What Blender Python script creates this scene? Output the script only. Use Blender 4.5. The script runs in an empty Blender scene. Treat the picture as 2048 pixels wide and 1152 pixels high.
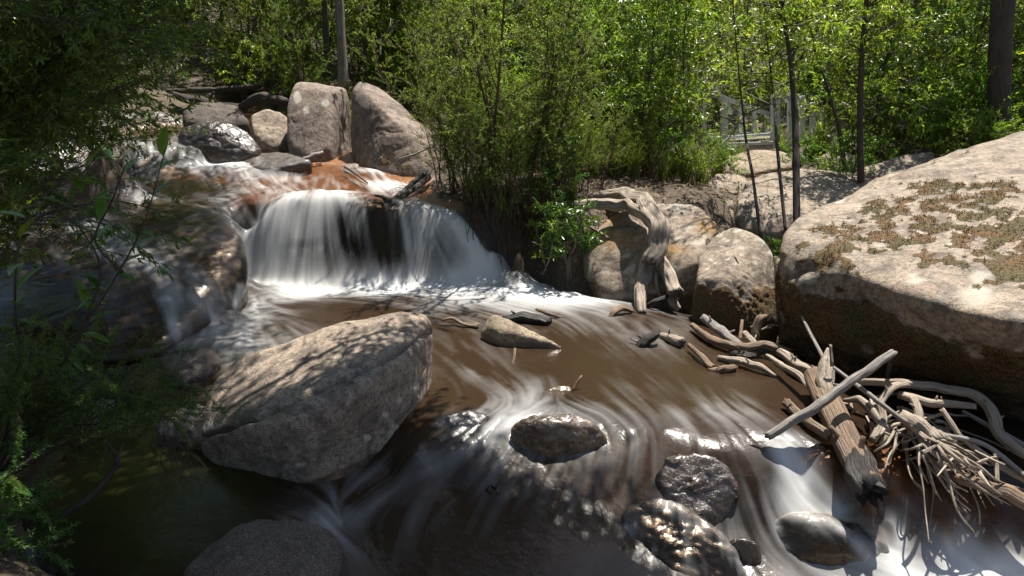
import bpy, bmesh, math, random
import numpy as np
from mathutils import Vector
random.seed(4); RNG = np.random.default_rng(4)
R = math.radians
sc = bpy.context.scene
COL = sc.collection
# ------------------------------------------------------------------ camera, sky, sun, exposure
FPX, PITCH, CAMZ = 1330.0, R(15.8), 2.0            # focal length in photo pixels (2048 wide)
cam_d = bpy.data.cameras.new('camera'); cam = bpy.data.objects.new('camera', cam_d); COL.objects.link(cam)
cam.location = (0, 0, CAMZ); cam.rotation_euler = (R(90) - PITCH, 0, 0)
cam_d.sensor_width = 36; cam_d.lens = FPX / 2048 * 36; cam_d.clip_end = 400; cam_d.clip_start = 0.05
sc.camera = cam
SUN_EL, SUN_AZ = R(68), R(32)                       # behind the scene, to the right
SUN = np.array([math.cos(SUN_EL) * math.sin(SUN_AZ), math.cos(SUN_EL) * math.cos(SUN_AZ), math.sin(SUN_EL)])
w = bpy.data.worlds.new('World'); sc.world = w; w.use_nodes = True
nt = w.node_tree; bgn = nt.nodes['Background']; sky = nt.nodes.new('ShaderNodeTexSky')
sky.sky_type = 'NISHITA'; sky.sun_disc = False; sky.sun_elevation = SUN_EL; sky.sun_rotation = SUN_AZ
nt.links.new(sky.outputs[0], bgn.inputs[0]); bgn.inputs[1].default_value = 0.08
sl = bpy.data.lights.new('sun', 'SUN'); sl.energy = 5.0; sl.angle = R(0.53); sl.color = (1, .95, .86)
so = bpy.data.objects.new('sun', sl); COL.objects.link(so)
so.rotation_euler = Vector(SUN).to_track_quat('Z', 'Y').to_euler(); so.location = (0, 0, 30)
sc.view_settings.view_transform = 'Standard'; sc.view_settings.look = 'None'
sc.view_settings.exposure = 1.05; sc.view_settings.gamma = 1.0
sc.cycles.max_bounces = 8; sc.cycles.diffuse_bounces = 3; sc.cycles.glossy_bounces = 3
sc.cycles.transmission_bounces = 4; sc.cycles.transparent_max_bounces = 12; sc.cycles.use_denoising = True
# ------------------------------------------------------------------ pixel -> world
_F = np.array([0, math.cos(PITCH), -math.sin(PITCH)]); _U = np.array([0, math.sin(PITCH), math.cos(PITCH)])
CAM = np.array([0, 0, CAMZ])
def ray(px, py):
    return _F + np.array([1., 0, 0]) * ((px - 1024) / FPX) + _U * ((576 - py) / FPX)
def PZ(px, py, z):                                 # where the ray meets height z
    d = ray(px, py); return CAM + d * ((z - CAMZ) / d[2])
def PY(px, py, y):                                 # where the ray meets world depth y
    d = ray(px, py); return CAM + d * (y / d[1])
def P(t):                                          # (px,py,z) or (px,py,None,y) or world 'w'
    if len(t) == 3: return PZ(*t)
    if t[2] is None: return PY(t[0], t[1], t[3])
    return np.array(t[1:], float)
def project(V):
    v = V - CAM; dpt = v @ _F
    return np.stack([1024 + FPX * v[:, 0] / dpt, 576 - FPX * (v @ _U) / dpt], 1)
# ------------------------------------------------------------------ noise
_perm = np.random.default_rng(1).permutation(4096).astype(np.int64)
_grad = np.random.default_rng(2).normal(size=(4096, 3)); _grad /= np.linalg.norm(_grad, axis=1)[:, None]
def noise(p):
    p = np.asarray(p, float); i = np.floor(p).astype(np.int64); f = p - i; u = f * f * f * (f * (f * 6 - 15) + 10)
    out = 0
    for dx in (0, 1):
        for dy in (0, 1):
            for dz in (0, 1):
                h = _perm[(_perm[(_perm[(i[:, 0] + dx) & 4095] + i[:, 1] + dy) & 4095] + i[:, 2] + dz) & 4095]
                g = _grad[h]; d = (g * (f - np.array([dx, dy, dz]))).sum(1)
                wx = u[:, 0] if dx else 1 - u[:, 0]; wy = u[:, 1] if dy else 1 - u[:, 1]; wz = u[:, 2] if dz else 1 - u[:, 2]
                out = out + d * wx * wy * wz
    return out * 1.5
def fbm(p, o=4, lac=2.1, gain=.5):
    s = 0; a = 1.
    for k in range(o):
        s = s + a * noise(p + 17.3 * k); p = p * lac; a *= gain
    return s
def sstep(a, b, x):
    t = np.clip((x - a) / (b - a), 0, 1); return t * t * (3 - 2 * t)
# ------------------------------------------------------------------ mesh helpers
def mesh_np(name, V, Fs, mat=None, attrs=None, smooth=True):
    V = np.ascontiguousarray(V, np.float32); Fs = [np.asarray(f, np.int32) for f in (Fs if isinstance(Fs, list) else [Fs]) if len(f)]
    me = bpy.data.meshes.new(name)
    nl = sum(f.size for f in Fs); npoly = sum(len(f) for f in Fs)
    me.vertices.add(len(V)); me.vertices.foreach_set('co', V.ravel())
    me.loops.add(nl); me.loops.foreach_set('vertex_index', np.concatenate([f.ravel() for f in Fs]))
    tot = np.concatenate([np.full(len(f), f.shape[1], np.int32) for f in Fs]); st = np.concatenate([[0], np.cumsum(tot)[:-1]]).astype(np.int32)
    me.polygons.add(npoly); me.polygons.foreach_set('loop_start', st)
    me.polygons.foreach_set('loop_total', tot)
    me.polygons.foreach_set('use_smooth', np.full(npoly, smooth))
    me.update(calc_edges=True)
    for k, a in (attrs or {}).items():
        a = np.asarray(a, np.float32)
        if a.ndim == 1:
            t = me.attributes.new(k, 'FLOAT', 'POINT'); t.data.foreach_set('value', a)
        else:
            t = me.attributes.new(k, 'FLOAT_VECTOR', 'POINT'); t.data.foreach_set('vector', a.ravel())
    if mat: me.materials.append(mat)
    return me
def link(name, data, parent=None, loc=None):
    o = bpy.data.objects.new(name, data); COL.objects.link(o)
    if parent: o.parent = parent
    if loc is not None: o.location = loc
    return o
def tag(o, label, cat, group=None, kind=None):
    if label: o['label'] = label
    if cat: o['category'] = cat
    if group: o['group'] = group
    if kind: o['kind'] = kind
    return o
def thing(name, label, cat, loc=(0, 0, 0), group=None):
    return tag(link(name, None, None, loc), label, cat, group)
def norm(a):
    return a / np.maximum(np.linalg.norm(a, axis=-1, keepdims=True), 1e-9)
class MB:                                          # collects shapes that form ONE part
    def __init__(s): s.V = []; s.T = []; s.Q = []; s.A = []; s.n = 0
    def add(s, V, T=None, Q=None, A=None):
        V = np.asarray(V, float)
        if T is not None and len(T): s.T.append(np.asarray(T) + s.n)
        if Q is not None and len(Q): s.Q.append(np.asarray(Q) + s.n)
        s.V.append(V); s.A.append(np.zeros((len(V), 3)) if A is None else A); s.n += len(V)
    def mesh(s, name, mat, attr='tc', smooth=True, off=None):
        V = np.concatenate(s.V); A = np.concatenate(s.A)
        if off is not None: V = V - np.asarray(off)
        Fs = []
        if s.T: Fs.append(np.concatenate(s.T))
        if s.Q: Fs.append(np.concatenate(s.Q))
        return mesh_np(name, V, Fs, mat, {attr: A}, smooth)
def spline(pts, rad, step):
    pts = np.asarray(pts, float); rad = np.asarray(rad, float)
    if len(pts) == 2:
        pts = np.array([pts[0], pts.mean(0), pts[1]]); rad = np.array([rad[0], rad.mean(), rad[1]])
    p = np.concatenate([[2 * pts[0] - pts[1]], pts, [2 * pts[-1] - pts[-2]]]); r = np.concatenate([[rad[0]], rad, [rad[-1]]])
    O = []; Rr = []
    for i in range(1, len(p) - 2):
        n = max(2, int(np.linalg.norm(p[i + 1] - p[i]) / step) + 1); t = np.linspace(0, 1, n, endpoint=(i == len(p) - 3))[:, None]
        O.append(.5 * (2 * p[i] + (p[i + 1] - p[i - 1]) * t + (2 * p[i - 1] - 5 * p[i] + 4 * p[i + 1] - p[i + 2]) * t ** 2 + (3 * p[i] - p[i - 1] - 3 * p[i + 1] + p[i + 2]) * t ** 3))
        Rr.append(r[i] + (r[i + 1] - r[i]) * t[:, 0])
    return np.concatenate(O), np.concatenate(Rr)
def tube(mb, pts, rad, sides=8, step=.05, rough=.0, seed=0, cap=True, freq=6.):
    C, rr = spline(pts, rad, step); n = len(C)
    T = norm(np.gradient(C, axis=0))
    up = np.array([0, 0, 1.]) if abs(T[0][2]) < .9 else np.array([1., 0, 0])
    a = norm(np.cross(T[0], up)); A_ = []
    for k in range(n):
        a = a - T[k] * (a @ T[k]); a = a / max(np.linalg.norm(a), 1e-9); A_.append(a)
    A_ = np.array(A_); B_ = np.cross(T, A_)
    if rough > .12:
        LL = np.concatenate([[0], np.cumsum(np.linalg.norm(np.diff(C, axis=0), axis=1))]); wq = np.c_[LL * 7 / max(1, 25 * rr.mean()), np.full(n, seed * 3.3), np.zeros(n)]
        C = C + (rr * .4)[:, None] * np.stack([fbm(wq, 2), fbm(wq + 9, 2), fbm(wq + 19, 2)], 1) * np.sin(np.linspace(0, np.pi, n))[:, None] ** .5
    th = np.linspace(0, 2 * np.pi, sides, endpoint=False)
    cs, sn = np.cos(th), np.sin(th)
    L = np.concatenate([[0], np.cumsum(np.linalg.norm(np.diff(C, axis=0), axis=1))])
    rad2 = np.repeat(rr[:, None], sides, 1)
    if rough > 0:
        q = np.stack([np.repeat(cs[None] * 1.6, n, 0), np.repeat(sn[None] * 1.6, n, 0), np.repeat((L * freq)[:, None] * .35, sides, 1)], -1).reshape(-1, 3) + seed * 7.7
        q2 = q * np.array([3.2, 3.2, .7])
        rad2 = rad2 * (1 + rough * (fbm(q, 3) + .6 * np.abs(noise(q2)) - .2).reshape(n, sides))
    V = C[:, None] + rad2[..., None] * (cs[None, :, None] * A_[:, None] + sn[None, :, None] * B_[:, None])
    tc = np.stack([np.repeat(cs[None], n, 0) * rr[:, None] + seed * .37, np.repeat(sn[None], n, 0) * rr[:, None], np.repeat(L[:, None], sides, 1) + seed * 1.3], -1).reshape(-1, 3)
    if rough > .12 and cap:
        jr = np.random.default_rng(int(seed * 10) + 5); V[0] -= T[0] * (rr[0] * .7 * jr.random(sides))[:, None]; V[-1] += T[-1] * (rr[-1] * .9 * jr.random(sides))[:, None]
    V = V.reshape(-1, 3)
    i = np.arange(n - 1)[:, None] * sides; j = np.arange(sides)[None]; j2 = (j + 1) % sides
    Q = np.stack([i + j, i + j2, i + sides + j2, i + sides + j], -1).reshape(-1, 4)
    Tt = None
    if cap:
        V = np.concatenate([V, [C[0] - T[0] * rr[0] * .12], [C[-1] + T[-1] * rr[-1] * .12]]); tc = np.concatenate([tc, [[seed, 0, -9]], [[seed, 0, -9]]])
        m = n * sides; k = np.arange(sides)
        Tt = np.concatenate([np.stack([np.full(sides, m), (k + 1) % sides, k], 1), np.stack([np.full(sides, m + 1), (n - 1) * sides + k, (n - 1) * sides + (k + 1) % sides], 1)])
    mb.add(V, Tt, Q, tc)
def leaves(mb, B, D, L, Wd, up=None, fold=.25, droop=.15, rng=RNG, rnd=None):
    n = len(B); D = norm(D)
    if up is None: up = rng.normal(size=(n, 3)) * .6 + np.array([0, 0, 1.])
    S = norm(np.cross(D, up)); N = np.cross(S, D); L = np.broadcast_to(L, n)[:, None]; Wd = np.broadcast_to(Wd, n)[:, None]
    m = B + D * L * .45
    V = np.stack([B, m - S * Wd * .5 + N * Wd * fold, m, m + S * Wd * .5 + N * Wd * fold, B + D * L - N * L * droop], 1).reshape(-1, 3)
    k = np.arange(n)[:, None, None] * 5
    T = (np.array([[0, 2, 1], [0, 3, 2], [1, 2, 4], [2, 3, 4]])[None] + k).reshape(-1, 3)
    rn = rng.random(n) if rnd is None else rnd
    A = np.repeat(np.stack([rn, rng.random(n), np.zeros(n)], 1), 5, 0)
    mb.add(V, T, None, A)
# ------------------------------------------------------------------ materials
def nmat(name):
    m = bpy.data.materials.new(name); m.use_nodes = True; t = m.node_tree; t.nodes.clear(); return m, t
class NB:
    def __init__(s, t): s.t = t
    def n(s, typ, **kw):
        x = s.t.nodes.new(typ)
        for k, v in kw.items(): setattr(x, k, v)
        return x
    def l(s, a, b): s.t.links.new(a, b)
    def attr(s, nm): return s.n('ShaderNodeAttribute', attribute_name=nm)
    def noise(s, vec, scale, det=6., rough=.6, dist=0.):
        x = s.n('ShaderNodeTexNoise'); s.l(vec, x.inputs['Vector']); x.inputs['Scale'].default_value = scale
        x.inputs['Detail'].default_value = det; x.inputs['Roughness'].default_value = rough; x.inputs['Distortion'].default_value = dist
        return x.outputs['Fac']
    def ramp(s, f, *st):
        x = s.n('ShaderNodeValToRGB'); s.l(f, x.inputs[0]); e = x.color_ramp.elements
        while len(e) < len(st): e.new(.5)
        for q, (p, c) in zip(e, st): q.position = p; q.color = tuple(c) + (1,) if hasattr(c, '__len__') else (c, c, c, 1)
        return x.outputs[0]
    def mix(s, f, a, b, mode='MIX'):
        x = s.n('ShaderNodeMix', data_type='RGBA', blend_type=mode)
        for i, v in ((0, f), (6, a), (7, b)):
            if hasattr(v, 'is_linked'): s.l(v, x.inputs[i])
            else: x.inputs[i].default_value = v if i == 0 else tuple(v) + (1,)
        return x.outputs[2]
    def math(s, op, a, b=0.):
        x = s.n('ShaderNodeMath', operation=op)
        for i, v in ((0, a), (1, b)):
            if hasattr(v, 'is_linked'): s.l(v, x.inputs[i])
            else: x.inputs[i].default_value = v
        return x.outputs[0]
    def bump(s, h, st, dist, nrm=None):
        x = s.n('ShaderNodeBump'); s.l(h, x.inputs['Height']); x.inputs['Strength'].default_value = st; x.inputs['Distance'].default_value = dist
        if nrm: s.l(nrm, x.inputs['Normal'])
        return x.outputs[0]
    def out(s, sh):
        o = s.n('ShaderNodeOutputMaterial'); s.l(sh, o.inputs[0])
def granite(name, c1, c2, c3, lichen=.5, stain=.5, wetrough=.18):
    m, t = nmat(name); b = NB(t); pos = b.n('ShaderNodeNewGeometry').outputs['Position']
    big = b.noise(pos, 1.7, 5, .6, .4); mid = b.noise(pos, 9, 6, .65); fine = b.noise(pos, 95, 3, .7); sp = b.noise(pos, 210, 2, .6)
    c = b.mix(b.ramp(big, (.35, 0.), (.65, 1.)), c1, c2)
    c = b.mix(b.ramp(mid, (.46, 0.), (.62, .85)), c, c3)
    pk = b.noise(pos, 5.3, 5, .7, .8); c = b.mix(b.ramp(pk, (.52, 0.), (.64, .55)), c, tuple(x * y for x, y in zip(c1, (.82, .66, .68))))
    mott = b.noise(pos, 28, 4, .75); c = b.mix(b.ramp(mott, (.36, .75), (.5, 0.)), c, tuple(x * .38 for x in c3)); c = b.mix(b.ramp(mott, (.58, 0.), (.7, .45)), c, tuple(min(.7, x * 1.55) for x in c1))
    c = b.mix(b.ramp(fine, (.38, .55), (.5, 0.)), c, (.055, .045, .04))
    c = b.mix(b.ramp(sp, (.56, 0.), (.68, .5)), c, (.62, .55, .47))
    st = b.noise(pos, 3.1, 7, .7, 1.2)
    c = b.mix(b.math('MULTIPLY', b.ramp(st, (.5, 0.), (.62, 1.)), stain), c, (.085, .065, .05))
    li = b.noise(pos, 13, 5, .62, .6); lm = b.noise(pos, 2.3, 2, .5)
    lf = b.math('MULTIPLY', b.ramp(li, (.62, 0.), (.70, .8)), b.ramp(lm, (.45, 0.), (.6, 1.)))
    c = b.mix(b.math('MULTIPLY', lf, lichen), c, (.55, .52, .42))
    c = b.mix(b.math('MULTIPLY', b.attr('lichen').outputs['Fac'], .9), c, b.mix(b.ramp(fine, (.4, 0.), (.6, 1.)), (.46, .43, .36), (.38, .34, .27)))
    mo = b.noise(pos, 60, 4, .7); mo2 = b.noise(pos, 4, 3, .5)
    mc = b.mix(b.ramp(mo, (.35, 0.), (.65, 1.)), (.03, .025, .011), (.15, .115, .035)); mc2 = b.mix(b.ramp(mo, (.35, 0.), (.65, 1.)), (.045, .026, .012), (.22, .115, .035))
    mc = b.mix(b.ramp(mo2, (.42, 0.), (.58, 1.)), mc, mc2)
    ms = b.attr('moss').outputs['Fac']
    msf = b.ramp(b.math('ADD', ms, b.math('MULTIPLY', b.math('SUBTRACT', mo, .5), .8)), (.4, 0.), (.6, 1.))
    c = b.mix(msf, c, mc)
    oc = b.attr('ochre').outputs['Fac']
    c = b.mix(b.math('MULTIPLY', oc, b.ramp(mid, (.4, .2), (.6, 1.))), c, (.30, .16, .04))
    wet = b.attr('wet').outputs['Fac']
    wetn = b.ramp(b.math('ADD', wet, b.math('MULTIPLY', b.math('SUBTRACT', mid, .5), .5)), (.35, 0.), (.6, 1.))
    c = b.mix(wetn, c, b.mix(1., c, (.46, .38, .30), 'MULTIPLY'))
    p = b.n('ShaderNodeBsdfPrincipled'); b.l(c, p.inputs['Base Color'])
    b.l(b.ramp(wetn, (0., .88), (1., wetrough)), p.inputs['Roughness'])
    h = b.math('ADD', b.math('ADD', b.math('MULTIPLY', mid, .6), b.math('MULTIPLY', mott, .3)), b.math('ADD', b.math('MULTIPLY', fine, .25), b.math('MULTIPLY', b.math('MULTIPLY', mo, msf), .8)))
    b.l(wetn, p.inputs['Coat Weight']); p.inputs['Coat Roughness'].default_value = .27; b.l(b.bump(mid, .35, .02), p.inputs['Coat Normal']); b.l(b.bump(h, .85, .03), p.inputs['Normal']); b.out(p.outputs[0]); return m
def wood(name, ca, cb, dark, rough=.75, crack=1., endc=None):
    m, t = nmat(name); b = NB(t); tc = b.attr('tc').outputs['Vector']
    mp = b.n('ShaderNodeMapping'); b.l(tc, mp.inputs[0]); mp.inputs['Scale'].default_value = (40, 40, 2.2)
    g = b.noise(mp.outputs[0], 1.6, 6, .65, .6); mp2 = b.n('ShaderNodeMapping'); b.l(tc, mp2.inputs[0]); mp2.inputs['Scale'].default_value = (90, 90, 3)
    g2 = b.noise(mp2.outputs[0], 1., 4, .6, .3); bigv = b.noise(tc, 5, 4, .6)
    c = b.mix(b.ramp(bigv, (.35, 0.), (.65, 1.)), ca, cb)
    c = b.mix(b.ramp(g, (.34, .9), (.52, 0.)), c, dark)
    c = b.mix(b.ramp(g2, (.3, .7), (.42, 0.)), c, tuple(x * .5 for x in dark))
    p = b.n('ShaderNodeBsdfPrincipled'); b.l(c, p.inputs['Base Color']); p.inputs['Roughness'].default_value = rough
    b.l(b.bump(b.math('ADD', g, b.math('MULTIPLY', g2, .6)), 1.1 * crack, .02), p.inputs['Normal']); b.out(p.outputs[0]); return m
def leafmat(name, c1, c2, c3, trans=.45, rough=.38, spec=.5):
    m, t = nmat(name); b = NB(t); a = b.attr('tc'); sx = b.n('ShaderNodeSeparateXYZ'); b.l(a.outputs['Vector'], sx.inputs[0])
    oi = b.n('ShaderNodeObjectInfo').outputs['Random']
    c = b.ramp(sx.outputs[0], (0., c1), (.55, c2), (.93, c2), (1., c3))
    hs = b.n('ShaderNodeHueSaturation'); b.l(c, hs.inputs['Color'])
    b.l(b.math('ADD', b.math('MULTIPLY', sx.outputs[1], .7), .65), hs.inputs['Value'])
    b.l(b.math('ADD', b.math('MULTIPLY', oi, .05), .475), hs.inputs['Hue'])
    c = hs.outputs[0]
    p = b.n('ShaderNodeBsdfPrincipled'); b.l(c, p.inputs['Base Color']); p.inputs['Roughness'].default_value = rough
    p.inputs['Specular IOR Level'].default_value = spec
    tr = b.n('ShaderNodeBsdfTranslucent'); b.l(b.mix(1., c, (1.38, 1.42, .48), 'MULTIPLY'), tr.inputs[0])
    mx = b.n('ShaderNodeMixShader'); mx.inputs[0].default_value = trans; b.l(p.outputs[0], mx.inputs[1]); b.l(tr.outputs[0], mx.inputs[2])
    b.out(mx.outputs[0]); return m
def plain(name, c, rough=.7, metal=0., nz=40., var=.35):
    m, t = nmat(name); b = NB(t); pos = b.n('ShaderNodeNewGeometry').outputs['Position']; f = b.noise(pos, nz, 5, .65)
    p = b.n('ShaderNodeBsdfPrincipled'); b.l(b.mix(b.ramp(f, (.3, 0.), (.7, 1.)), tuple(x * (1 - var) for x in c), c), p.inputs['Base Color'])
    p.inputs['Roughness'].default_value = rough; p.inputs['Metallic'].default_value = metal
    b.l(b.bump(f, .3, .004), p.inputs['Normal']); b.out(p.outputs[0]); return m
M = {}
M['granite'] = granite('granite', (.37, .29, .205), (.27, .215, .16), (.14, .11, .085), .22, .75)
M['granite_pink'] = granite('granite_pink', (.31, .235, .18), (.23, .175, .14), (.12, .09, .078), .5, .75)
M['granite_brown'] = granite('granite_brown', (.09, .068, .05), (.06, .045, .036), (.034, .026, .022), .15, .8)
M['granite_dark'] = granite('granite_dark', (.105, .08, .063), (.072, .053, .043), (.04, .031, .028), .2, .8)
M['granite_pale'] = granite('granite_pale', (.36, .28, .18), (.28, .215, .14), (.18, .135, .09), .3, .5)
M['driftwood'] = wood('driftwood', (.44, .365, .28), (.32, .255, .195), (.09, .065, .045))
M['drift_grey'] = wood('drift_grey', (.33, .295, .26), (.24, .21, .185), (.07, .055, .043))
M['drift_brown'] = wood('drift_brown', (.27, .175, .10), (.17, .105, .06), (.05, .03, .018), .55)
M['wood_wet'] = wood('wood_wet', (.03, .022, .017), (.02, .015, .011), (.008, .006, .005), .5)
M['bark_dark'] = wood('bark_dark', (.085, .065, .05), (.055, .042, .033), (.02, .016, .013), .85)
M['bark_grey'] = wood('bark_grey', (.28, .235, .19), (.19, .155, .125), (.06, .047, .038), .85)
M['bark_red'] = wood('bark_red', (.15, .085, .05), (.10, .06, .038), (.035, .022, .015), .9)
M['leaf_sun'] = leafmat('leaf_sun', (.085, .15, .026), (.17, .25, .04), (.34, .30, .06), .55, .33, .6)
M['leaf_lime'] = leafmat('leaf_lime', (.13, .20, .032), (.225, .305, .05), (.36, .33, .07), .55, .4, .5)
M['leaf_fine'] = leafmat('leaf_fine', (.085, .14, .03), (.165, .23, .052), (.28, .26, .08), .5, .5, .4)
M['leaf_deep'] = leafmat('leaf_deep', (.05, .10, .016), (.095, .165, .026), (.19, .21, .035), .46, .35, .5)
M['leaf_gloss'] = leafmat('leaf_gloss', (.04, .09, .012), (.075, .15, .02), (.16, .24, .03), .35, .28, .6)
M['needle'] = leafmat('needle', (.04, .09, .014), (.075, .14, .022), (.10, .12, .03), .4, .45, .35)
M['grass'] = leafmat('grass', (.06, .10, .02), (.12, .16, .03), (.34, .27, .11), .4, .45, .4)
M['grass_dry'] = leafmat('grass_dry', (.22, .17, .08), (.33, .26, .13), (.42, .34, .19), .3, .6, .3)
M['dead'] = leafmat('dead', (.06, .04, .02), (.11, .075, .035), (.20, .12, .05), .2, .7, .3)
M['moss'] = leafmat('moss', (.025, .018, .008), (.065, .045, .014), (.12, .07, .025), .3, .8, .2)
M['litter'] = leafmat('litter', (.16, .09, .045), (.32, .22, .13), (.46, .37, .26), .15, .6, .3)
M['blossom'] = leafmat('blossom', (.62, .58, .54), (.74, .71, .67), (.78, .76, .72), .35, .6, .3)
M['steel'] = plain('galvanised_steel', (.62, .64, .65), .5, .0, 30, .2)
M['deck'] = plain('deck_mesh', (.26, .22, .16), .8, 0, 30, .4)
def stream_bed_mat():
    m, t = nmat('stream_bed'); b = NB(t); pos = b.n('ShaderNodeNewGeometry').outputs['Position']
    big = b.noise(pos, 2.1, 6, .65, .8); mid = b.noise(pos, 11, 6, .65); fine = b.noise(pos, 80, 4, .7)
    c = b.mix(b.ramp(big, (.38, 0.), (.62, 1.)), (.036, .03, .027), (.075, .05, .036))
    c = b.mix(b.ramp(mid, (.5, 0.), (.7, .8)), c, (.045, .035, .03))
    c = b.mix(b.ramp(fine, (.35, .6), (.5, 0.)), c, (.03, .022, .018))
    c = b.mix(b.attr('ochre').outputs['Fac'], c, b.mix(b.ramp(mid, (.35, 0.), (.65, 1.)), (.15, .07, .033), (.28, .13, .055)))
    c = b.mix(b.attr('dry').outputs['Fac'], c, b.mix(b.ramp(mid, (.35, 0.), (.65, 1.)), (.085, .065, .05), (.15, .115, .088)))
    so = b.mix(b.ramp(fine, (.4, 0.), (.6, 1.)), (.03, .021, .013), (.10, .07, .042)); so = b.mix(b.ramp(mid, (.52, 0.), (.68, .7)), so, (.17, .125, .08))
    sl_ = b.attr('soil').outputs['Fac']; c = b.mix(sl_, c, so)
    p = b.n('ShaderNodeBsdfPrincipled'); b.l(c, p.inputs['Base Color'])
    dr = b.math('MAXIMUM', sl_, b.attr('dry').outputs['Fac']); b.l(b.ramp(b.math('ADD', dr, b.math('MULTIPLY', mid, .25)), (0., .1), (.9, .9)), p.inputs['Roughness'])
    b.l(b.bump(b.math('ADD', mid, b.math('MULTIPLY', fine, .35)), .6, .02), p.inputs['Normal']); b.out(p.outputs[0]); return m
M['bed'] = stream_bed_mat()
def water_mat():
    m, t = nmat('stream_water'); b = NB(t); pos = b.n('ShaderNodeNewGeometry').outputs['Position']
    foam = b.attr('foam').outputs['Fac']; op = b.attr('opac').outputs['Fac']; ol = b.attr('olive').outputs['Fac']
    c = b.mix(ol, (.031, .0175, .009), (.03, .029, .008))
    p = b.n('ShaderNodeBsdfPrincipled'); b.l(c, p.inputs['Base Color']); p.inputs['Roughness'].default_value = .24; p.inputs['IOR'].default_value = 1.33
    rp = b.noise(pos, 17, 4, .55, .5); b.l(b.bump(rp, .12, .03), p.inputs['Normal'])
    gl = b.n('ShaderNodeBsdfGlossy'); gl.inputs['Roughness'].default_value = .14; b.l(b.bump(rp, .15, .03), gl.inputs['Normal'])
    tr = b.n('ShaderNodeBsdfTransparent'); tr.inputs[0].default_value = (.93, .82, .68, 1)
    fr = b.n('ShaderNodeFresnel'); fr.inputs['IOR'].default_value = 1.33
    thin = b.n('ShaderNodeMixShader'); b.l(fr.outputs[0], thin.inputs[0]); b.l(tr.outputs[0], thin.inputs[1]); b.l(gl.outputs[0], thin.inputs[2])
    wt = b.n('ShaderNodeMixShader'); b.l(op, wt.inputs[0]); b.l(thin.outputs[0], wt.inputs[1]); b.l(p.outputs[0], wt.inputs[2])
    df = b.n('ShaderNodeBsdfDiffuse'); df.inputs[0].default_value = (.76, .76, .75, 1)
    tl = b.n('ShaderNodeBsdfTranslucent'); tl.inputs[0].default_value = (.74, .74, .71, 1)
    fm = b.n('ShaderNodeMixShader'); fm.inputs[0].default_value = .3; b.l(df.outputs[0], fm.inputs[1]); b.l(tl.outputs[0], fm.inputs[2])
    mx = b.n('ShaderNodeMixShader'); b.l(foam, mx.inputs[0]); b.l(wt.outputs[0], mx.inputs[1]); b.l(fm.outputs[0], mx.inputs[2])
    b.out(mx.outputs[0]); return m
M['water'] = water_mat()
# ------------------------------------------------------------------ terrain and water: control points (px, py, z, foam, kind)
# p pool, h shallow, f thin film over bedrock, o film over ochre bedrock, l olive pool, s soil, r dry rock
CT = []
def cp(kind, *pts):
    for t in pts: CT.append((PZ(t[0], t[1], t[2]), t[2], t[3] if len(t) > 3 else 0., kind))
def cw(kind, *pts):
    for x, y, z in pts: CT.append((np.array([x, y, z]), z, 0., kind))
# pool below the falls
cp('p', (1005,548,.06,1), (1065,562,.01,.6), (1150,583,0,.85),
   (560,578,0,.85), (700,577,0,.9), (850,576,0,.85), (950,576,.02,.95), (1050,577,.02,1), (1130,590,.01,1), (1200,598,0,.8), (1260,608,0,.45),
   (600,606,0,.08), (700,600,0,.12), (800,592,0,.3), (900,610,0,.4), (1000,606,0,.6), (1100,604,0,.85), (1180,622,0,.4), (1300,640,0,.08), (800,625,0,.03), (650,630,0,.03), (560,640,0,.15),
   (500,640,0,.5), (430,668,0,.6), (450,682,0,.6), (380,695,0,.35), (540,610,0,.4),
   (900,655,0,.1), (950,628,0,.25), (1100,640,0,.15), (1200,660,0,.25), (1250,690,0,.22), (1150,690,0,.02), (1200,730,0,.02), (1300,720,0,.06), (1400,740,0,.02), (1500,780,0,.0), (1370,640,0,.15), (1340,690,0,.15),
   (905,690,0,.12), (950,745,0,.25), (1000,785,0,.35), (880,780,0,.03), (870,830,0,.0), (930,800,0,.08), (1060,740,0,.02),
   (1150,760,0,.04), (1250,775,0,.1), (1350,800,0,.05), (1300,760,0,.1), (1220,800,0,.12), (1400,850,0,.2), (1450,830,.02,.42), (1490,828,.02,.35), (1540,860,0,.03), (1560,800,0,.0), (1600,780,0,0), (1330,860,0,.06), (1480,870,-.01,.12))
cp('h', (1040,810,0,.45), (1010,840,-.02,.55), (985,885,-.09,.45), (1100,812,0,.42), (1190,828,0,.35), (1240,865,-.04,.3), (1260,890,-.08,.25), (1130,800,0,.15))
# step and lower rapids
cp('p', (830,905,-.06,.1), (900,900,-.09,.28), (960,915,-.13,.42), (1080,925,-.16,.22), (1200,915,-.13,.3), (1300,910,-.1,.12), (1400,895,-.04,.15),
   (780,950,-.2,.18), (700,1010,-.25,.22), (900,975,-.24,.24), (1000,1000,-.27,.1), (1100,990,-.26,.15), (1200,1000,-.28,.06), (1250,955,-.2,.1), (860,930,-.15,.3),
   (720,1080,-.32,.25), (690,1045,-.3,.45), (800,1080,-.33,.1), (950,1090,-.36,.05), (1100,1100,-.37,.05), (1240,1100,-.4,.06), (1000,1200,-.42,.02), (800,1200,-.42,.05), (1240,1180,-.43,.1), (1300,1010,-.27,.1))
cl0 = [(1545,900,-.05,.85), (1572,915,-.09,1), (1610,960,-.19,1), (1675,1030,-.33,1), (1800,1074,-.41,1), (1900,1098,-.44,1), (2000,1142,-.5,1), (2120,1190,-.53,1)]
cp('h', *cl0)
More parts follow.
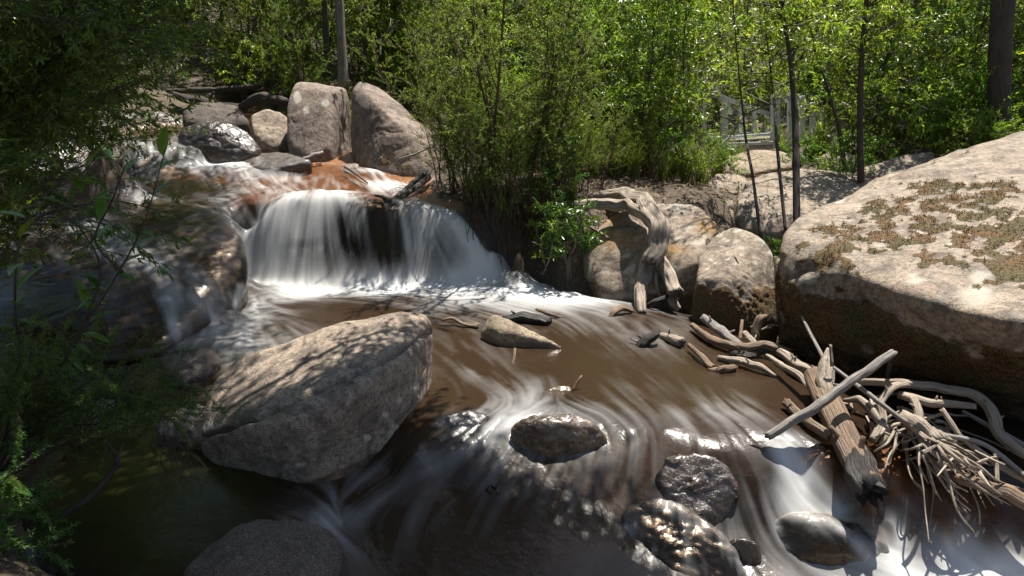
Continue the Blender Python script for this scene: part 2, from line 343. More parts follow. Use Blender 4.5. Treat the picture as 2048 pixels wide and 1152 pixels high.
cp('h', (1600,906,-.06,.5), (1632,950,-.15,.45), (1690,1012,-.29,.3), (1770,1054,-.36,.3), (1860,1070,-.38,.5), (1960,1096,-.42,.5), (2060,1130,-.47,.6),
   (1520,960,-.15,.1), (1540,940,-.13,.18), (1500,1020,-.28,.3), (1560,1030,-.31,.5), (1550,985,-.22,.4), (1800,1130,-.47,.75), (1900,1160,-.52,.85), (1650,1150,-.5,.4), (1500,1130,-.46,.35), (1420,1080,-.42,.2), (1480,1060,-.38,.35), (1700,1200,-.55,.5), (1900,1200,-.56,.8), (1480,930,-.1,.05), (1440,905,-.05,.1), (1780,1100,-.44,.9))
cp('o', (1740,1024,-.25,.04), (1645,915,-.06,.06), (1665,960,-.16,.08), (1740,1000,-.2,.03), (1700,960,-.14,.05), (1660,925,-.08,.08), (1830,1048,-.3,.04), (1780,1028,-.26,.04), (1690,905,-.05,.1), (1740,960,-.13,.04), (1800,985,-.17,.03), (1750,930,-.08,.04), (1900,1045,-.29,.03), (1860,1030,-.28,.04), (1980,1075,-.36,.04), (2060,1020,-.24,.0), (1960,980,-.17,.0), (1880,940,-.1,0), (2060,1090,-.4,.08), (1660,890,-.03,.1))
cp('h', (1800,850,-.03,0), (1950,900,-.05,0), (2060,940,-.08,.05))
# left pool of olive water
cp('l', (300,900,-.1,0), (200,1000,-.1,0), (350,1050,-.12,0), (450,985,-.12,.0), (120,1080,-.1,0), (300,1120,-.12,0), (100,900,-.1,0), (220,860,-.1,0), (340,930,-.1,0))
cp('h', (560,1000,-.15,.06), (620,1022,-.2,.12), (655,1045,-.27,.45))
# ledge of the falls: rows of points along the lip, down the face and at its foot
def cl(kind, step, *pts):
    for a, b in zip(pts[:-1], pts[1:]):
        n = max(1, int(round(math.hypot(b[0] - a[0], b[1] - a[1]) / step)))
        cp(kind, *[tuple(a[k] + (b[k] - a[k]) * i / n for k in range(4)) for i in range(n)])
    cp(kind, pts[-1])
def cly(kind, step, *pts):                           # the same with a depth y in place of z
    cl(kind, step, *[(p[0], p[1], PY(p[0], p[1], p[2])[2], p[3]) for p in pts])
cly('f', 16, (495,548,7.42,.8), (500,520,7.5,.85), (508,480,7.58,.8), (524,444,7.66,.85), (552,414,7.76,.85), (590,401,7.84,.8), (640,399,7.86,.78), (700,408,7.82,.55), (745,414,7.8,.25), (790,419,7.78,.3), (830,424,7.76,.7), (880,431,7.72,.82), (918,444,7.66,.85), (945,475,7.56,.9), (965,505,7.48,.95), (988,530,7.42,1))
cly('f', 16, (530,485,7.56,.9), (560,465,7.62,.88), (600,455,7.68,.78), (640,452,7.70,.6), (665,452,7.7,.35), (710,456,7.68,.5), (735,460,7.66,.12), (790,464,7.65,.1), (840,470,7.62,.8), (868,472,7.62,.75), (885,474,7.60,.72), (912,482,7.57,.85), (935,500,7.5,.9))
cly('f', 16, (515,535,7.45,.9), (560,520,7.5,.85), (600,515,7.53,.66), (640,512,7.55,.45), (675,512,7.55,.3), (715,512,7.55,.42), (740,514,7.54,.1), (795,515,7.53,.12), (850,518,7.5,.72), (900,522,7.46,.5), (945,530,7.42,1))
cly('p', 18, (495,562,7.38,.85), (560,556,7.42,.88), (640,552,7.45,.75), (740,551,7.45,.7), (850,551,7.43,.88), (930,550,7.4,1), (985,550,7.36,1))
cly('o', 40, (505,398,8.05,.3), (560,386,8.2,.5), (620,380,8.3,.4), (700,382,8.35,.2), (780,393,8.25,.4), (850,405,8.1,.35), (900,420,7.95,.35))
cly('o', 60, (660,352,9.1,.08), (730,348,9.15,.3), (745,340,9.35,.9), (770,368,8.85,.97), (820,385,8.5,.8), (845,380,8.7,.3))
cp('o', (470,410,.78,.45), (600,345,1.03,.05), (560,360,.97,.5), (500,355,.98,.6), (440,350,1.02,.4), (540,334,1.11,.3), (640,334,1.09,.05), (690,332,1.09,.05),
   (430,330,1.14,.9), (480,340,1.08,.85), (390,330,1.13,.6), (350,335,1.1,.2), (300,340,1.07,.06))
cl('f', 12, (258,282,1.46,.5), (275,276,1.5,.7), (310,273,1.51,.5), (350,281,1.46,.4), (390,296,1.35,.5), (420,312,1.22,.6))
cl('f', 12, (275,300,1.34,.95), (310,300,1.34,.95), (350,305,1.3,.8), (385,312,1.25,.6))
cl('f', 12, (262,322,1.18,.9), (300,325,1.16,1), (340,326,1.15,1), (390,326,1.15,.95), (430,323,1.15,.9))
# slab to the left of the falls
cp('f', (450,420,.75,.4), (470,440,.66,.4), (490,478,.4,.4), (440,412,.78,.35), (430,440,.71,.12), (350,400,.79,.04), (250,400,.76,.02), (100,400,.73,.0), (300,470,.56,.06), (400,470,.6,.03), (200,500,.43,.15), (230,470,.54,.18), (300,540,.29,.22), (260,520,.36,.35), (400,540,.35,.06), (430,600,.19,.05), (380,590,.2,.22), (340,570,.24,.2),
   (340,630,.12,.2), (350,660,0.02,.65), (375,655,.05,.25))
for x_, y_, z_, f_, k_ in ((-2.95,7.2,.1,.4,'p'), (-3.1,6.8,.1,.05,'f'), (-3.1,6.45,.08,.05,'f'),
                           (-2.66,7.2,0,.5,'p'), (-2.63,7.0,0,.5,'p'), (-2.62,6.75,0,.5,'p'), (-2.64,6.45,0,.55,'p'), (-2.78,6.18,0,.5,'p'), (-3.0,5.9,0,.5,'p')):
    CT.append((np.array([x_, y_, z_]), z_, f_, k_))
cp('f', (0,480,.5,.05), (100,520,.36,.08), (450,380,.88,.2), (300,370,.93,.05), (380,365,.95,.03), (150,450,.6,.02))
cp('f', (200,610,.18), (120,650,.11), (60,600,.22), (260,640,.1), (300,670,.03))
cp('f', (230,700,.02), (100,720,.02), (170,750,-.06), (310,725,-.05), (0,660,.18))
cp('s', (130,330,1.3), (0,340,1.3), (200,290,1.5), (60,780,.1), (0,850,.1), (-60,1000,.2), (-60,700,.4), (40,1120,.15))
# right bank
cp('s', (1010,415,.78), (1040,470,.55), (1060,540,.08), (1100,400,.85), (1120,500,.35), (1160,560,.03), (950,395,.84), (910,375,.93), (1250,392,.85), (1400,382,.9), (1170,430,.72), (1200,340,1.0), (1320,350,.95), (1500,335,.88), (1600,360,.8), (1540,480,.3), (1600,430,.55), (1500,420,.6))
cp('r', (1230,560,.1), (1350,560,.1), (1300,480,.45), (1380,520,.3), (1470,600,-.1), (1600,600,-.1))
cw('s', (2.0,12,1.05), (4.5,12,.92), (4.5,9,.7), (-.3,11,1.2), (-1.5,12,1.5), (-1.3,10.2,1.2), (-3.,12,1.55), (-6,12,2.0), (-7,9,1.9), (-7,6,1.2), (-5,4,.5), (-4,2.4,.35), (-3.5,1,.6), (0,1,.2), (2.5,1,.1), (4.5,3,.0), (5.5,5,.3), (7,8,1.0), (0,-4,.8), (-5,-4,1.5), (6,-4,.8),
   (-9,14,3), (-6,16,3), (-3,16,2.3), (0,16,1.7), (5,16,1.3), (10,14,2), (12,8,2.2), (0,22,2.6), (-8,22,4), (8,22,3), (0,32,6), (-14,30,9), (16,30,7), (-16,12,6), (20,12,5), (-30,0,10), (30,0,9), (0,60,17), (-40,50,18), (40,50,17), (-15,2,3.5), (14,0,2.5), (0,-20,3), (-30,-20,9), (30,-20,9))
cw('h', (-5.4,11.4,1.62), (-5.3,13,1.85), (-5.6,14.5,2.02), (-4.6,12.2,1.7), (-5.5,10.4,1.52))
XYc = np.array([c[0][:2] for c in CT]); KD = [c[3] for c in CT]
DEP = {'p': .38, 'h': .07, 'f': .03, 'o': .024, 'l': .3, 's': -.3, 'r': -.22}
Zs = np.array([c[1] for c in CT]); dp = np.array([DEP[k] for k in KD])
Wc = np.where(dp >= 0, Zs, Zs + dp); Bc = np.where(dp >= 0, Zs - dp, Zs)
FO = np.array([c[2] for c in CT])
CH = np.stack([Wc, Bc, FO] + [np.array([1. if k == q else 0. for k in KD]) for q in ('s', 'r', 'o', 'l')], 1)
def _rbf_fit(X, Y):
    d = np.linalg.norm(X[:, None] - X[None], axis=-1); n = len(X)
    A = np.zeros((n + 3, n + 3)); A[:n, :n] = d - np.eye(n) * .004; A[:n, n:] = np.c_[np.ones(n), X]; A[n:, :n] = A[:n, n:].T
    return np.linalg.solve(A, np.r_[Y, np.zeros((3, Y.shape[1]))])
RW = _rbf_fit(XYc, CH)
def fields(xy):
    out = np.empty((len(xy), CH.shape[1]))
    for i in range(0, len(xy), 20000):
        q = xy[i:i + 20000]; d = np.sqrt((q[:, :1] - XYc[None, :, 0]) ** 2 + (q[:, 1:] - XYc[None, :, 1]) ** 2)
        out[i:i + 20000] = d @ RW[:-3] + np.c_[np.ones(len(q)), q] @ RW[-3:]
    return out
def blur(a, k):
    for ax in (0, 1):
        for _ in range(k):
            p = np.pad(a, [(1, 1) if x == ax else (0, 0) for x in range(a.ndim)], mode='edge')
            s0 = [slice(None)] * a.ndim; s1 = list(s0); s2 = list(s0); s0[ax] = slice(0, -2); s1[ax] = slice(1, -1); s2[ax] = slice(2, None)
            a = .25 * p[tuple(s0)] + .5 * p[tuple(s1)] + .25 * p[tuple(s2)]
    return a
def grid_faces(nx, ny):
    i = np.arange(nx - 1)[:, None] * ny; j = np.arange(ny - 1)[None]
    return np.stack([i + j, i + ny + j, i + ny + j + 1, i + j + 1], -1).reshape(-1, 4)
# the ground: one sheet, fine in the stream, coarse to the horizon
gx = np.concatenate([-6.5 - np.geomspace(60, .12, 45), np.arange(-6.5, 4.8, .032), 4.8 + np.geomspace(.12, 60, 45)])
gy = np.concatenate([2.0 - np.geomspace(30, .12, 30), np.arange(2., 11.5, .026), 11.5 + np.geomspace(.1, 110, 60)])
GX, GY = np.meshgrid(gx, gy, indexing='ij'); xy = np.stack([GX.ravel(), GY.ravel()], 1)
G = fields(xy).reshape(len(gx), len(gy), -1); G[:, :, 1] = blur(G[:, :, 1], 2)
bed = G[:, :, 1].ravel(); p3 = np.c_[xy, bed]
soil = np.clip(G[:, :, 3].ravel(), 0, 1); soil[xy[:, 1] > 11.5] = 1
soil = sstep(.35, .65, soil + .15 * noise(p3 * 5))
def bednoise(q):                                    # relief of the bedrock, shared by the film of water on it
    p = np.c_[q, np.zeros(len(q))]; return .014 * fbm(p * 1.7, 3)
bed = bed + bednoise(xy) + soil * .05 * fbm(p3 * 2.2, 4) + .004 * fbm(p3 * 13, 3) * (1 + 2 * soil)
_d = (G[:, :, 0] - G[:, :, 1]).ravel(); bed = bed - .03 * (_d > 0) * sstep(.09, .05, _d) * (xy[:, 1] > 7.2)
far = sstep(14, 30, np.abs(xy).max(1)); bed = bed + far * 1.2 * fbm(p3 * .12, 3)
ground = link('ground', mesh_np('ground', np.c_[xy, bed], grid_faces(len(gx), len(gy)), M['bed'],
    {'soil': soil, 'dry': sstep(.3, .7, G[:, :, 4].ravel()) * (1 - soil), 'ochre': sstep(.25, .8, G[:, :, 5].ravel()) * (1 - soil)}))
tag(ground, 'brown bedrock stream bed with litter covered earth banks', None, kind='structure')
def ground_z(x, y):
    return float(fields(np.array([[x, y]]))[0, 1])
# flow arrows (px,py)->(px,py): which way the water runs
AR = [(600,400,590,540), (540,420,506,540), (700,410,716,545), (830,425,842,545), (760,418,770,545), (900,435,930,520), (940,460,985,530), (430,325,480,395), (600,335,570,388), (740,345,800,400), (300,275,300,320), (400,300,440,325), (480,335,580,385), (640,345,640,390), (820,385,890,430), (450,412,495,480),
      (250,420,330,520), (300,500,390,600), (380,560,440,640), (340,620,360,660), (150,450,250,560), (430,450,470,540),
      (560,572,680,578), (700,575,900,582), (950,575,1150,592), (1100,595,1280,625), (900,600,1000,628), (480,612,425,680), (600,610,800,628), (1250,620,1320,690), (1200,660,1290,735), (1300,640,1400,700), (1150,690,1250,760), (1300,760,1410,850), (900,690,970,760), (970,760,1040,808),
      (1040,808,985,885), (1100,812,1010,835), (1130,810,1235,855), (1235,855,1250,905), (1400,780,1460,860), (1450,830,1530,890), (985,885,900,960), (900,920,780,1000), (840,915,700,1020), (1100,925,1050,1020), (1250,900,1200,1000), (1000,1000,950,1100), (1200,1000,1150,1100), (560,990,650,1035), (650,1035,730,1100), (800,1000,780,1100),
      (1540,905,1620,985), (1620,980,1760,1060), (1760,1060,2000,1150), (1500,950,1520,1030), (1520,1030,1570,1110), (1570,1110,1800,1180), (1700,900,1850,1010), (1850,1010,1980,1110), (1300,930,1300,1040), (300,950,450,985), (1420,1000,1440,1100)]
_pxc = project(np.c_[XYc, Zs]); _vis = np.array([k not in 'sr' for k in KD])
def zat(px, py):
    d = np.linalg.norm(_pxc[_vis] - [px, py], axis=1); i = np.argsort(d)[:3]; wt = 1 / (d[i] + 1); return float((Zs[_vis][i] * wt).sum() / wt.sum())
AP = []; AD = []
for a in AR:
    A0 = PZ(a[0], a[1], zat(a[0], a[1]))[:2]; A1 = PZ(a[2], a[3], zat(a[2], a[3]))[:2]; d = norm(A1 - A0)
    for t in (0, .5, 1): AP.append(A0 * (1 - t) + A1 * t); AD.append(d)
AP = np.array(AP); AD = np.array(AD)
def flow(xy):
    out = np.empty((len(xy), 2))
    for i in range(0, len(xy), 20000):
        q = xy[i:i + 20000]; d2 = (q[:, :1] - AP[None, :, 0]) ** 2 + (q[:, 1:] - AP[None, :, 1]) ** 2
        out[i:i + 20000] = (1 / (d2 + .004) ** 1.6) @ AD
    return norm(out)
_NT = np.random.default_rng(7).normal(size=(1024, 1024))
_NT = _NT * .8 + blur(_NT, 2) * 2.2 + blur(_NT, 8) * 4.
def tex(q, s):
    u = q * s; i = np.floor(u).astype(int); f = u - i; a = i & 1023; c = (i + 1) & 1023
    return (_NT[a[:, 0], a[:, 1]] * (1 - f[:, 0]) * (1 - f[:, 1]) + _NT[c[:, 0], a[:, 1]] * f[:, 0] * (1 - f[:, 1]) + _NT[a[:, 0], c[:, 1]] * (1 - f[:, 0]) * f[:, 1] + _NT[c[:, 0], c[:, 1]] * f[:, 0] * f[:, 1])
def water(name, label, x0, x1, y0, y1, st, keep):
    xs = np.arange(x0, x1, st); ys = np.arange(y0, y1, st); X, Y = np.meshgrid(xs, ys, indexing='ij'); q = np.stack([X.ravel(), Y.ravel()], 1)
    Fd = fields(q).reshape(len(xs), len(ys), -1); Fd = blur(Fd, 3 if st < .014 else 2)
    v = flow(q); vg = v.reshape(len(xs), len(ys), 2)
    def samp(p):
        i = np.clip(((p[:, 0] - x0) / st).round().astype(int), 0, len(xs) - 1); j = np.clip(((p[:, 1] - y0) / st).round().astype(int), 0, len(ys) - 1); return vg[i, j]
    acc = np.zeros(len(q)); acc2 = np.zeros(len(q)); ds = .016; n = 20
    for sgn in (1, -1):
        p = q.copy()
        for k in range(n):
            acc += tex(p, 1 / .011) * (1 - k / n); acc2 += tex(p + 3.3, 1 / .032) * (1 - k / n); p = p + sgn * ds * samp(p)
    acc = (acc - acc.mean()) / acc.std(); acc2 = (acc2 - acc2.mean()) / acc2.std()
    W0 = Fd[:, :, 0].ravel(); B0 = Fd[:, :, 1].ravel(); f0 = np.clip(Fd[:, :, 2].ravel(), 0, 1); dep = W0 - B0
    ol = np.clip(Fd[:, :, 6].ravel(), 0, 1)
    lic = .6 * acc + .55 * acc2
    f1 = (np.clip(f0 - .04, 0, 1) / .96) ** 1.55; fall = np.clip(1 - dep / .06, 0, 1) * (q[:, 1] > 7.3); foam = np.clip(f1 + lic * (.24 + .3 * fall) * np.sqrt(f1) * (1.05 - .72 * f1), 0, 1)
    foam = foam * sstep(-.015, .01, dep)
    big = fbm(np.c_[q * 1.6, np.zeros(len(q))], 3)
    foam = np.clip(foam * (1 + .35 * big), 0, .97)
    opac = np.clip(1 - np.exp(-np.maximum(dep, 0) * 7.5), 0, 1) * .97
    film = np.clip(1 - dep / .08, 0, 1) * (dep > -.02)
    z = W0 + film * bednoise(q) + .005 * lic * np.clip(f0 * 2, 0, 1) * (1 - .8 * film) + .012 * f0 * big + .012 * np.clip(f0, 0, .3)
    mk = (dep > -.012) & keep(q[:, 0], q[:, 1])
    Fc = grid_faces(len(xs), len(ys)); Fc = Fc[mk[Fc].all(1)]
    used = np.unique(Fc); rm = np.full(len(q), -1); rm[used] = np.arange(len(used))
    o = link(name, mesh_np(name, np.c_[q, z][used], rm[Fc], M['water'], {'foam': foam[used], 'opac': opac[used], 'olive': ol[used]}))
    return tag(o, label, None, kind='structure')
water('water', 'silky white waterfall, brown pool and shelf water', -6.6, 2.9, 4.6, 11.2, .0165, lambda x, y: (y >= 4.6) & ~((x > -4.0) & (x < -2.6) & (y > 20)))
water('water', 'brown pool edge and dark rapids in the foreground', -2.9, 3.6, 2.1, 4.62, .0095, lambda x, y: y < 4.62)
water('water', 'upper stream water above the ledge', -6.6, -3.6, 11.15, 15, .04, lambda x, y: y > 11.1)
# ------------------------------------------------------------------ rocks
def ico(sub):
    bm = bmesh.new(); bmesh.ops.create_icosphere(bm, subdivisions=sub, radius=1)
    V = np.array([v.co[:] for v in bm.verts]); F = np.array([[v.index for v in f.verts] for f in bm.faces]); bm.free(); return V, F
ICO = {k: ico(k) for k in (4, 5, 6, 7)}
def vnormals(V, F):
    n = np.cross(V[F[:, 1]] - V[F[:, 0]], V[F[:, 2]] - V[F[:, 0]]); N = np.zeros_like(V)
    for k in range(3): np.add.at(N, F[:, k], n)
    return norm(N)
def seg_dist(Q, line):
    best = np.full(len(Q), 1e9)
    for a, b in zip(line[:-1], line[1:]):
        a = np.array(a, float); b = np.array(b, float); t = np.clip(((Q - a) @ (b - a)) / ((b - a) @ (b - a)), 0, 1)
        best = np.minimum(best, np.linalg.norm(Q - a - t[:, None] * (b - a), axis=1))
    return best
def rock(name, label, pts, zb=-.4, mat='granite', sub=5, p=14, rough=1., extra=(), cracks=(), wetz=None, wet=0., moss=None, lich=None, ochre=None, shrink=.93, group=None, seed=0., cat='boulder', facets=4, tufts=0, sink=0., grow=1., drop=9.):
    if sink: pts = [(a[0], a[1], a[2] - sink) for a in pts]
    T = np.array([P(t) for t in pts] + [np.array(e, float) for e in extra])
    c0 = T.mean(0); base = T[T[:, 2] < drop].copy(); base[:, 2] = zb; base[:, :2] = c0[:2] + (base[:, :2] - c0[:2]) * shrink
    A = np.concatenate([T, base])
    bm = bmesh.new()
    for v in A: bm.verts.new(v)
    bmesh.ops.convex_hull(bm, input=bm.verts)
    bm.faces.ensure_lookup_table(); bm.normal_update()
    hv = np.array([v.co[:] for v in bm.verts if v.link_faces]); c = .5 * (hv.max(0) + hv.min(0)) * .35 + hv.mean(0) * .65; s = (hv.max(0) - hv.min(0)) * .5
    cen = np.array([f.calc_center_median()[:] for f in bm.faces]); nn = np.array([f.normal[:] for f in bm.faces]); bm.free()
    nn = np.where((((cen - c) * nn).sum(1) < 0)[:, None], -nn, nn)
    h = ((cen - c) * nn).sum(1); n2 = nn * s; n2 = n2 / np.maximum(h, 1e-4)[:, None]   # plane: n2 . d * r = 1 in scaled space
    n2 = np.unique(n2.round(2), axis=0)
    rr = np.random.default_rng(int(seed * 10) + 3); hs = (hv - c) / s                 # a few broken facets
    for k in range(facets):
        fd = norm(rr.normal(size=3) + [0, -.5, .35]); n2 = np.r_[n2, [fd / ((hs @ fd).max() * rr.uniform(.84, .95))]]
    D, F = ICO[sub]; s = s * (1.03 + .012 * facets) * grow; r = (np.maximum(D @ n2.T, 0) ** p).sum(1) ** (-1 / p)
    V = c + D * r[:, None] * s
    size = float(np.prod(s) ** (1 / 3)); N = vnormals(V, F)
    q = V + seed * 13.1
    d = .055 * size * fbm(q * (1.1 / size), 3) + .018 * size * fbm(q * (4 / size), 4) + .004 * fbm(q * 22, 3)
    rid = 1 - np.abs(noise(q * (2.1 / size) + 5)); d = d - .03 * size * np.clip(rid - .86, 0, 1) / .14 * .5
    V = V + N * (d * rough)[:, None]
    px = project(V); fac = ((CAM - V) * N).sum(1) > 0
    for line, wd, dpth in cracks:
        dd = seg_dist(px + 6 * np.c_[noise(V * 9), noise(V * 9 + 4)], line); V = V - N * (dpth * np.exp(-(dd / wd) ** 2) * fac)[:, None]
    N = vnormals(V, F)
    at = {}
    wz = wet + (0 if wetz is None else (1 - sstep(wetz, wetz + .13, V[:, 2] + .05 * noise(V * 5))))
    at['wet'] = np.clip(wz, 0, 1) * np.ones(len(V))
    if moss is not None:
        mo = np.clip(moss(V, N, project(V)), 0, 1); V = V + N * (mo * (.008 + .012 * (noise(V * 35) + .6)))[:, None]; at['moss'] = mo
    if lich is not None: at['lichen'] = np.clip(lich(V, N, project(V)), 0, 1)
    if ochre is not None: at['ochre'] = np.clip(ochre(V, N, project(V)), 0, 1)
    o = link(name, mesh_np(name, V - c, F, M[mat], at), None, c)
    if tufts:                                       # cushions of moss standing up from the rock
        rr = np.random.default_rng(99); w_ = np.where((at['moss'] > .45) & (fac | (V[:, 2] > .5)) & (V[:, 1] < 8), at['moss'], 0); ids = rr.choice(len(V), tufts, p=w_ / w_.sum())
        mb = MB(); m = tufts * 3; ids = np.repeat(ids, 3); leaves(mb, V[ids] - c + rr.normal(size=(m, 3)) * .008, N[ids] + rr.normal(size=(m, 3)) * .45, .013 * (.5 + rr.random(m)), .006, rng=rr)
        link('moss', mb.mesh('moss', M['moss']), o)
    LAST.update(V=V, N=N, F=F); return tag(o, label, cat, group)
LAST = {}
def drape(label, lines, lift=.008, base=.0, streak=.5, zmin=-9):
    """a thin sheet of running water over the rock built last; lines = (pixel polyline, half width, density)"""
    V, N, F = LAST['V'], LAST['N'], LAST['F']; px = project(V); m = np.full(len(V), base)
    for ln, wd, am in lines: m = np.maximum(m, am * np.exp(-(seg_dist(px, ln) / wd) ** 2))
    vis = ((CAM - V) * N).sum(1) > -.15; keep = vis & (V[:, 2] > zmin); Fk = F[keep[F].all(1)]; used = np.unique(Fk); rm = np.full(len(V), -1); rm[used] = np.arange(len(used))
    q0 = V[used][:, :2]; acc = np.zeros(len(used)); cnt = 14
    for sg in (1, -1):
        p = q0.copy(); v = flow(p)
        for k in range(cnt):
            acc += (tex(p, 1 / .012) + .9 * tex(p + 2.2, 1 / .035)) * (1 - k / cnt); p = p + sg * .016 * v
            if k % 4 == 3: v = flow(p)
    acc = (acc - acc.mean()) / acc.std(); f0 = m[used]; f = np.clip(f0 + streak * acc * np.sqrt(f0) * .45, 0, .95)
    o = link('water', mesh_np('water', V[used] + N[used] * lift, rm[Fk], M['water'], {'foam': f, 'opac': np.full(len(used), .12), 'olive': np.zeros(len(used))})); return tag(o, label, None, kind='structure')
def patch(px, *cs):                                 # soft union of patches (px,py,rx,ry), for lichen and moss that grow there
    m = np.full(len(px), -1.)
    for x, y, rx, ry in cs: m = np.maximum(m, 1 - np.hypot((px[:, 0] - x) / rx, (px[:, 1] - y) / ry))
    return m
# the boulder in the foreground
rock('boulder', 'big pale boulder with leaf shadows and a long crack, in the foreground pool',
     [(866,610,.55), (800,606,.58), (700,630,.52), (600,657,.45), (500,692,.36), (430,730,.27), (395,800,.13), (385,880,0), (415,945,-.14), (500,972,-.18), (610,1000,-.24), (700,950,-.18), (770,905,-.12), (835,825,-.04), (878,700,.2), (850,690,.43), (700,775,.41), (570,860,.22), (450,870,.14)],
     zb=-.5, sub=7, p=16, rough=.6, facets=0, cracks=[([(395,882), (455,858), (560,815), (640,778), (720,742), (790,708), (850,672), (885,650)], 4.5, .055), ([(620,640), (600,690), (560,740)], 2.5, .012), ([(700,745), (740,700)], 3, .012), ([(820,700), (850,730), (840,790)], 3, .012)], wetz=-.2, seed=3,
     moss=lambda V, N, px: .9 * patch(px, (868,660,22,14), (700,765,20,8)) * (noise(V * 30) + .6),
     lich=lambda V, N, px: sstep(.2, .5, patch(px, (735,875,12,10), (790,860,14,18), (800,800,10,9), (770,830,9,8), (830,770,7,10), (420,850,30,16), (600,930,16,10)) + .35 * noise(V * 22)))
rock('boulder', 'lichen spotted grey rock under the shrub at the left end of the cracked boulder', [(300,870,-.05), (330,812,.1), (400,800,.18), (440,815,.18), (440,880,0), (360,892,-.08), (310,885,-.08)], zb=-.4, sub=5, p=9, seed=8, wetz=-.1, mat='granite',
     lich=lambda V, N, px: sstep(.1, .3, .4 * noise(V * 16) + .05))
rock('boulder', 'dark shaded rock under the bottom left edge of the picture', [(345,1140,-.05), (425,1062,0), (450,1040,.02), (560,1033,.0), (640,1040,-.03), (690,1080,-.12), (712,1150,-.2), (520,1110,.12), (430,1150,.1), (600,1160,.05)], zb=-.6, sub=6, p=12, rough=.8, seed=5, wetz=-.2, mat='granite_brown')
# the mossy giant on the right
def big_moss(V, N, px):
    top = patch(px, (1720,470,90,34), (1810,455,120,45), (1760,490,60,22), (1690,500,50,20), (1900,410,90,30), (1990,390,70,26), (1950,470,110,55), (1990,520,90,60), (1920,440,50,30), (1640,515,60,30), (1880,380,60,22), (1840,520,40,20), (2020,450,60,40), (1780,410,40,16))
    up = sstep(.3, .5, np.clip(top, -.5, .4) * .9 + .75 * fbm(V * 7, 5, 2.3, .6) + .17)
    low = sstep(.05, .5, np.clip((.62 - V[:, 2]) * 4, -2, .5) + .6 * fbm(V * 3.6, 5) + .1) * sstep(.75, .55, V[:, 2] + .12 * noise(V * 4))
    return np.maximum(up * .95, low * .85)
def big_lich(V, N, px):
    p = patch(px, (1840,463,18,12), (1805,480,22,8), (1760,490,14,7), (1880,600,9,8), (1965,555,22,14), (1930,440,12,10), (1676,400,16,7), (1720,420,10,5), (1900,490,16,7), (1850,520,14,9), (1830,560,20,10), (1700,440,9,5), (1660,450,8,6), (1615,560,18,10), (1950,590,40,26), (1640,510,14,4))
    return sstep(.05, .3, p + .3 * noise(V * 18)) * .9 + .5 * sstep(.5, .58, noise(V * 9.3 + 3)) * sstep(.6, .8, V[:, 2])
rock('boulder', 'huge moss covered granite boulder filling the right edge',
     [(1558,475,.84), (1582,430,.98), (1640,402,1.07), (1750,358,1.22), (1850,324,1.36), (1950,287,1.52), (2048,256,1.69), (1550,530,.64), (1550,600,.3), (1580,670,0), (1700,545,.77), (1800,578,.79), (1950,616,.79), (2060,648,.79), (1640,695,-.05), (1800,748,-.07), (1950,795,-.07), (2048,822,-.08), (2300,240,1.75)], zb=-.5, sub=7, p=34, rough=.6, facets=0, wetz=.1, drop=.35, 
     extra=[(5.6, 4.3, .8), (6.4, 8.2, 1.5), (5.8, 4.9, -.3), (6.6, 9, -.3), (4.8, 8.8, .4)], shrink=.96, seed=1, tufts=16000, moss=big_moss, lich=big_lich,
     cracks=[([(1570,560), (1640,505), (1660,492)], 3, .03), ([(1600,540), (1650,525)], 14, .05), ([(1690,590), (1740,600)], 40, .05)])
rock('boulder', 'square granite block with pale top and black mossy front beside the huge boulder', [(1472,452,.76), (1430,470,.66), (1400,505,.52), (1392,556,.38), (1470,556,.4), (1552,545,.42), (1545,500,.6), (1515,470,.72), (1392,640,-.02), (1480,655,-.03), (1556,650,-.02)], zb=-.4, sub=6, p=30, rough=.5, facets=0, shrink=.98, seed=2,
     moss=lambda V, N, px: sstep(.1, .5, (.36 - V[:, 2]) * 3 + .5 * fbm(V * 6, 3) + .1) * .9, lich=lambda V, N, px: sstep(.36, .5, noise(V * 17)) * sstep(.3, .42, V[:, 2]))
rock('boulder', 'small pale stone wedged between the square block and the huge boulder', [(1540,515,None,6.9), (1580,503,None,6.9), (1590,600,None,6.7), (1540,600,None,6.7)], zb=-.1, sub=4, p=8, mat='granite_pale', seed=4)
rock('boulder', 'sloping ochre stained rock slab beneath the arching dead log', [(1172,560,.06), (1200,588,-.02), (1290,602,-.03), (1382,602,-.02), (1165,495,.38), (1185,445,.62), (1250,420,.76), (1310,402,.86), (1400,415,.8), (1440,450,.68), (1400,520,.42)], zb=-.4, sub=6, p=24, rough=.5, facets=1, shrink=.96, seed=6, wetz=.0,
     ochre=lambda V, N, px: patch(px, (1230,480,90,30), (1420,450,40,30), (1200,440,60,24), (1330,500,60,24)) * 1.3, lich=lambda V, N, px: sstep(.36, .46, noise(V * 8 + 2)) * .8)
rock('boulder', 'wedge shaped pale rock sitting alone in the brown pool', [(985,629,.21), (1008,633,.21), (1060,660,.13), (1134,694,.02), (1105,704,-.03), (1040,700,-.03), (965,684,-.03), (956,668,.04), (970,645,.12), (1000,660,.15)], zb=-.3, sub=5, p=13, rough=.6, mat='granite_pale', wetz=-.02, seed=7)
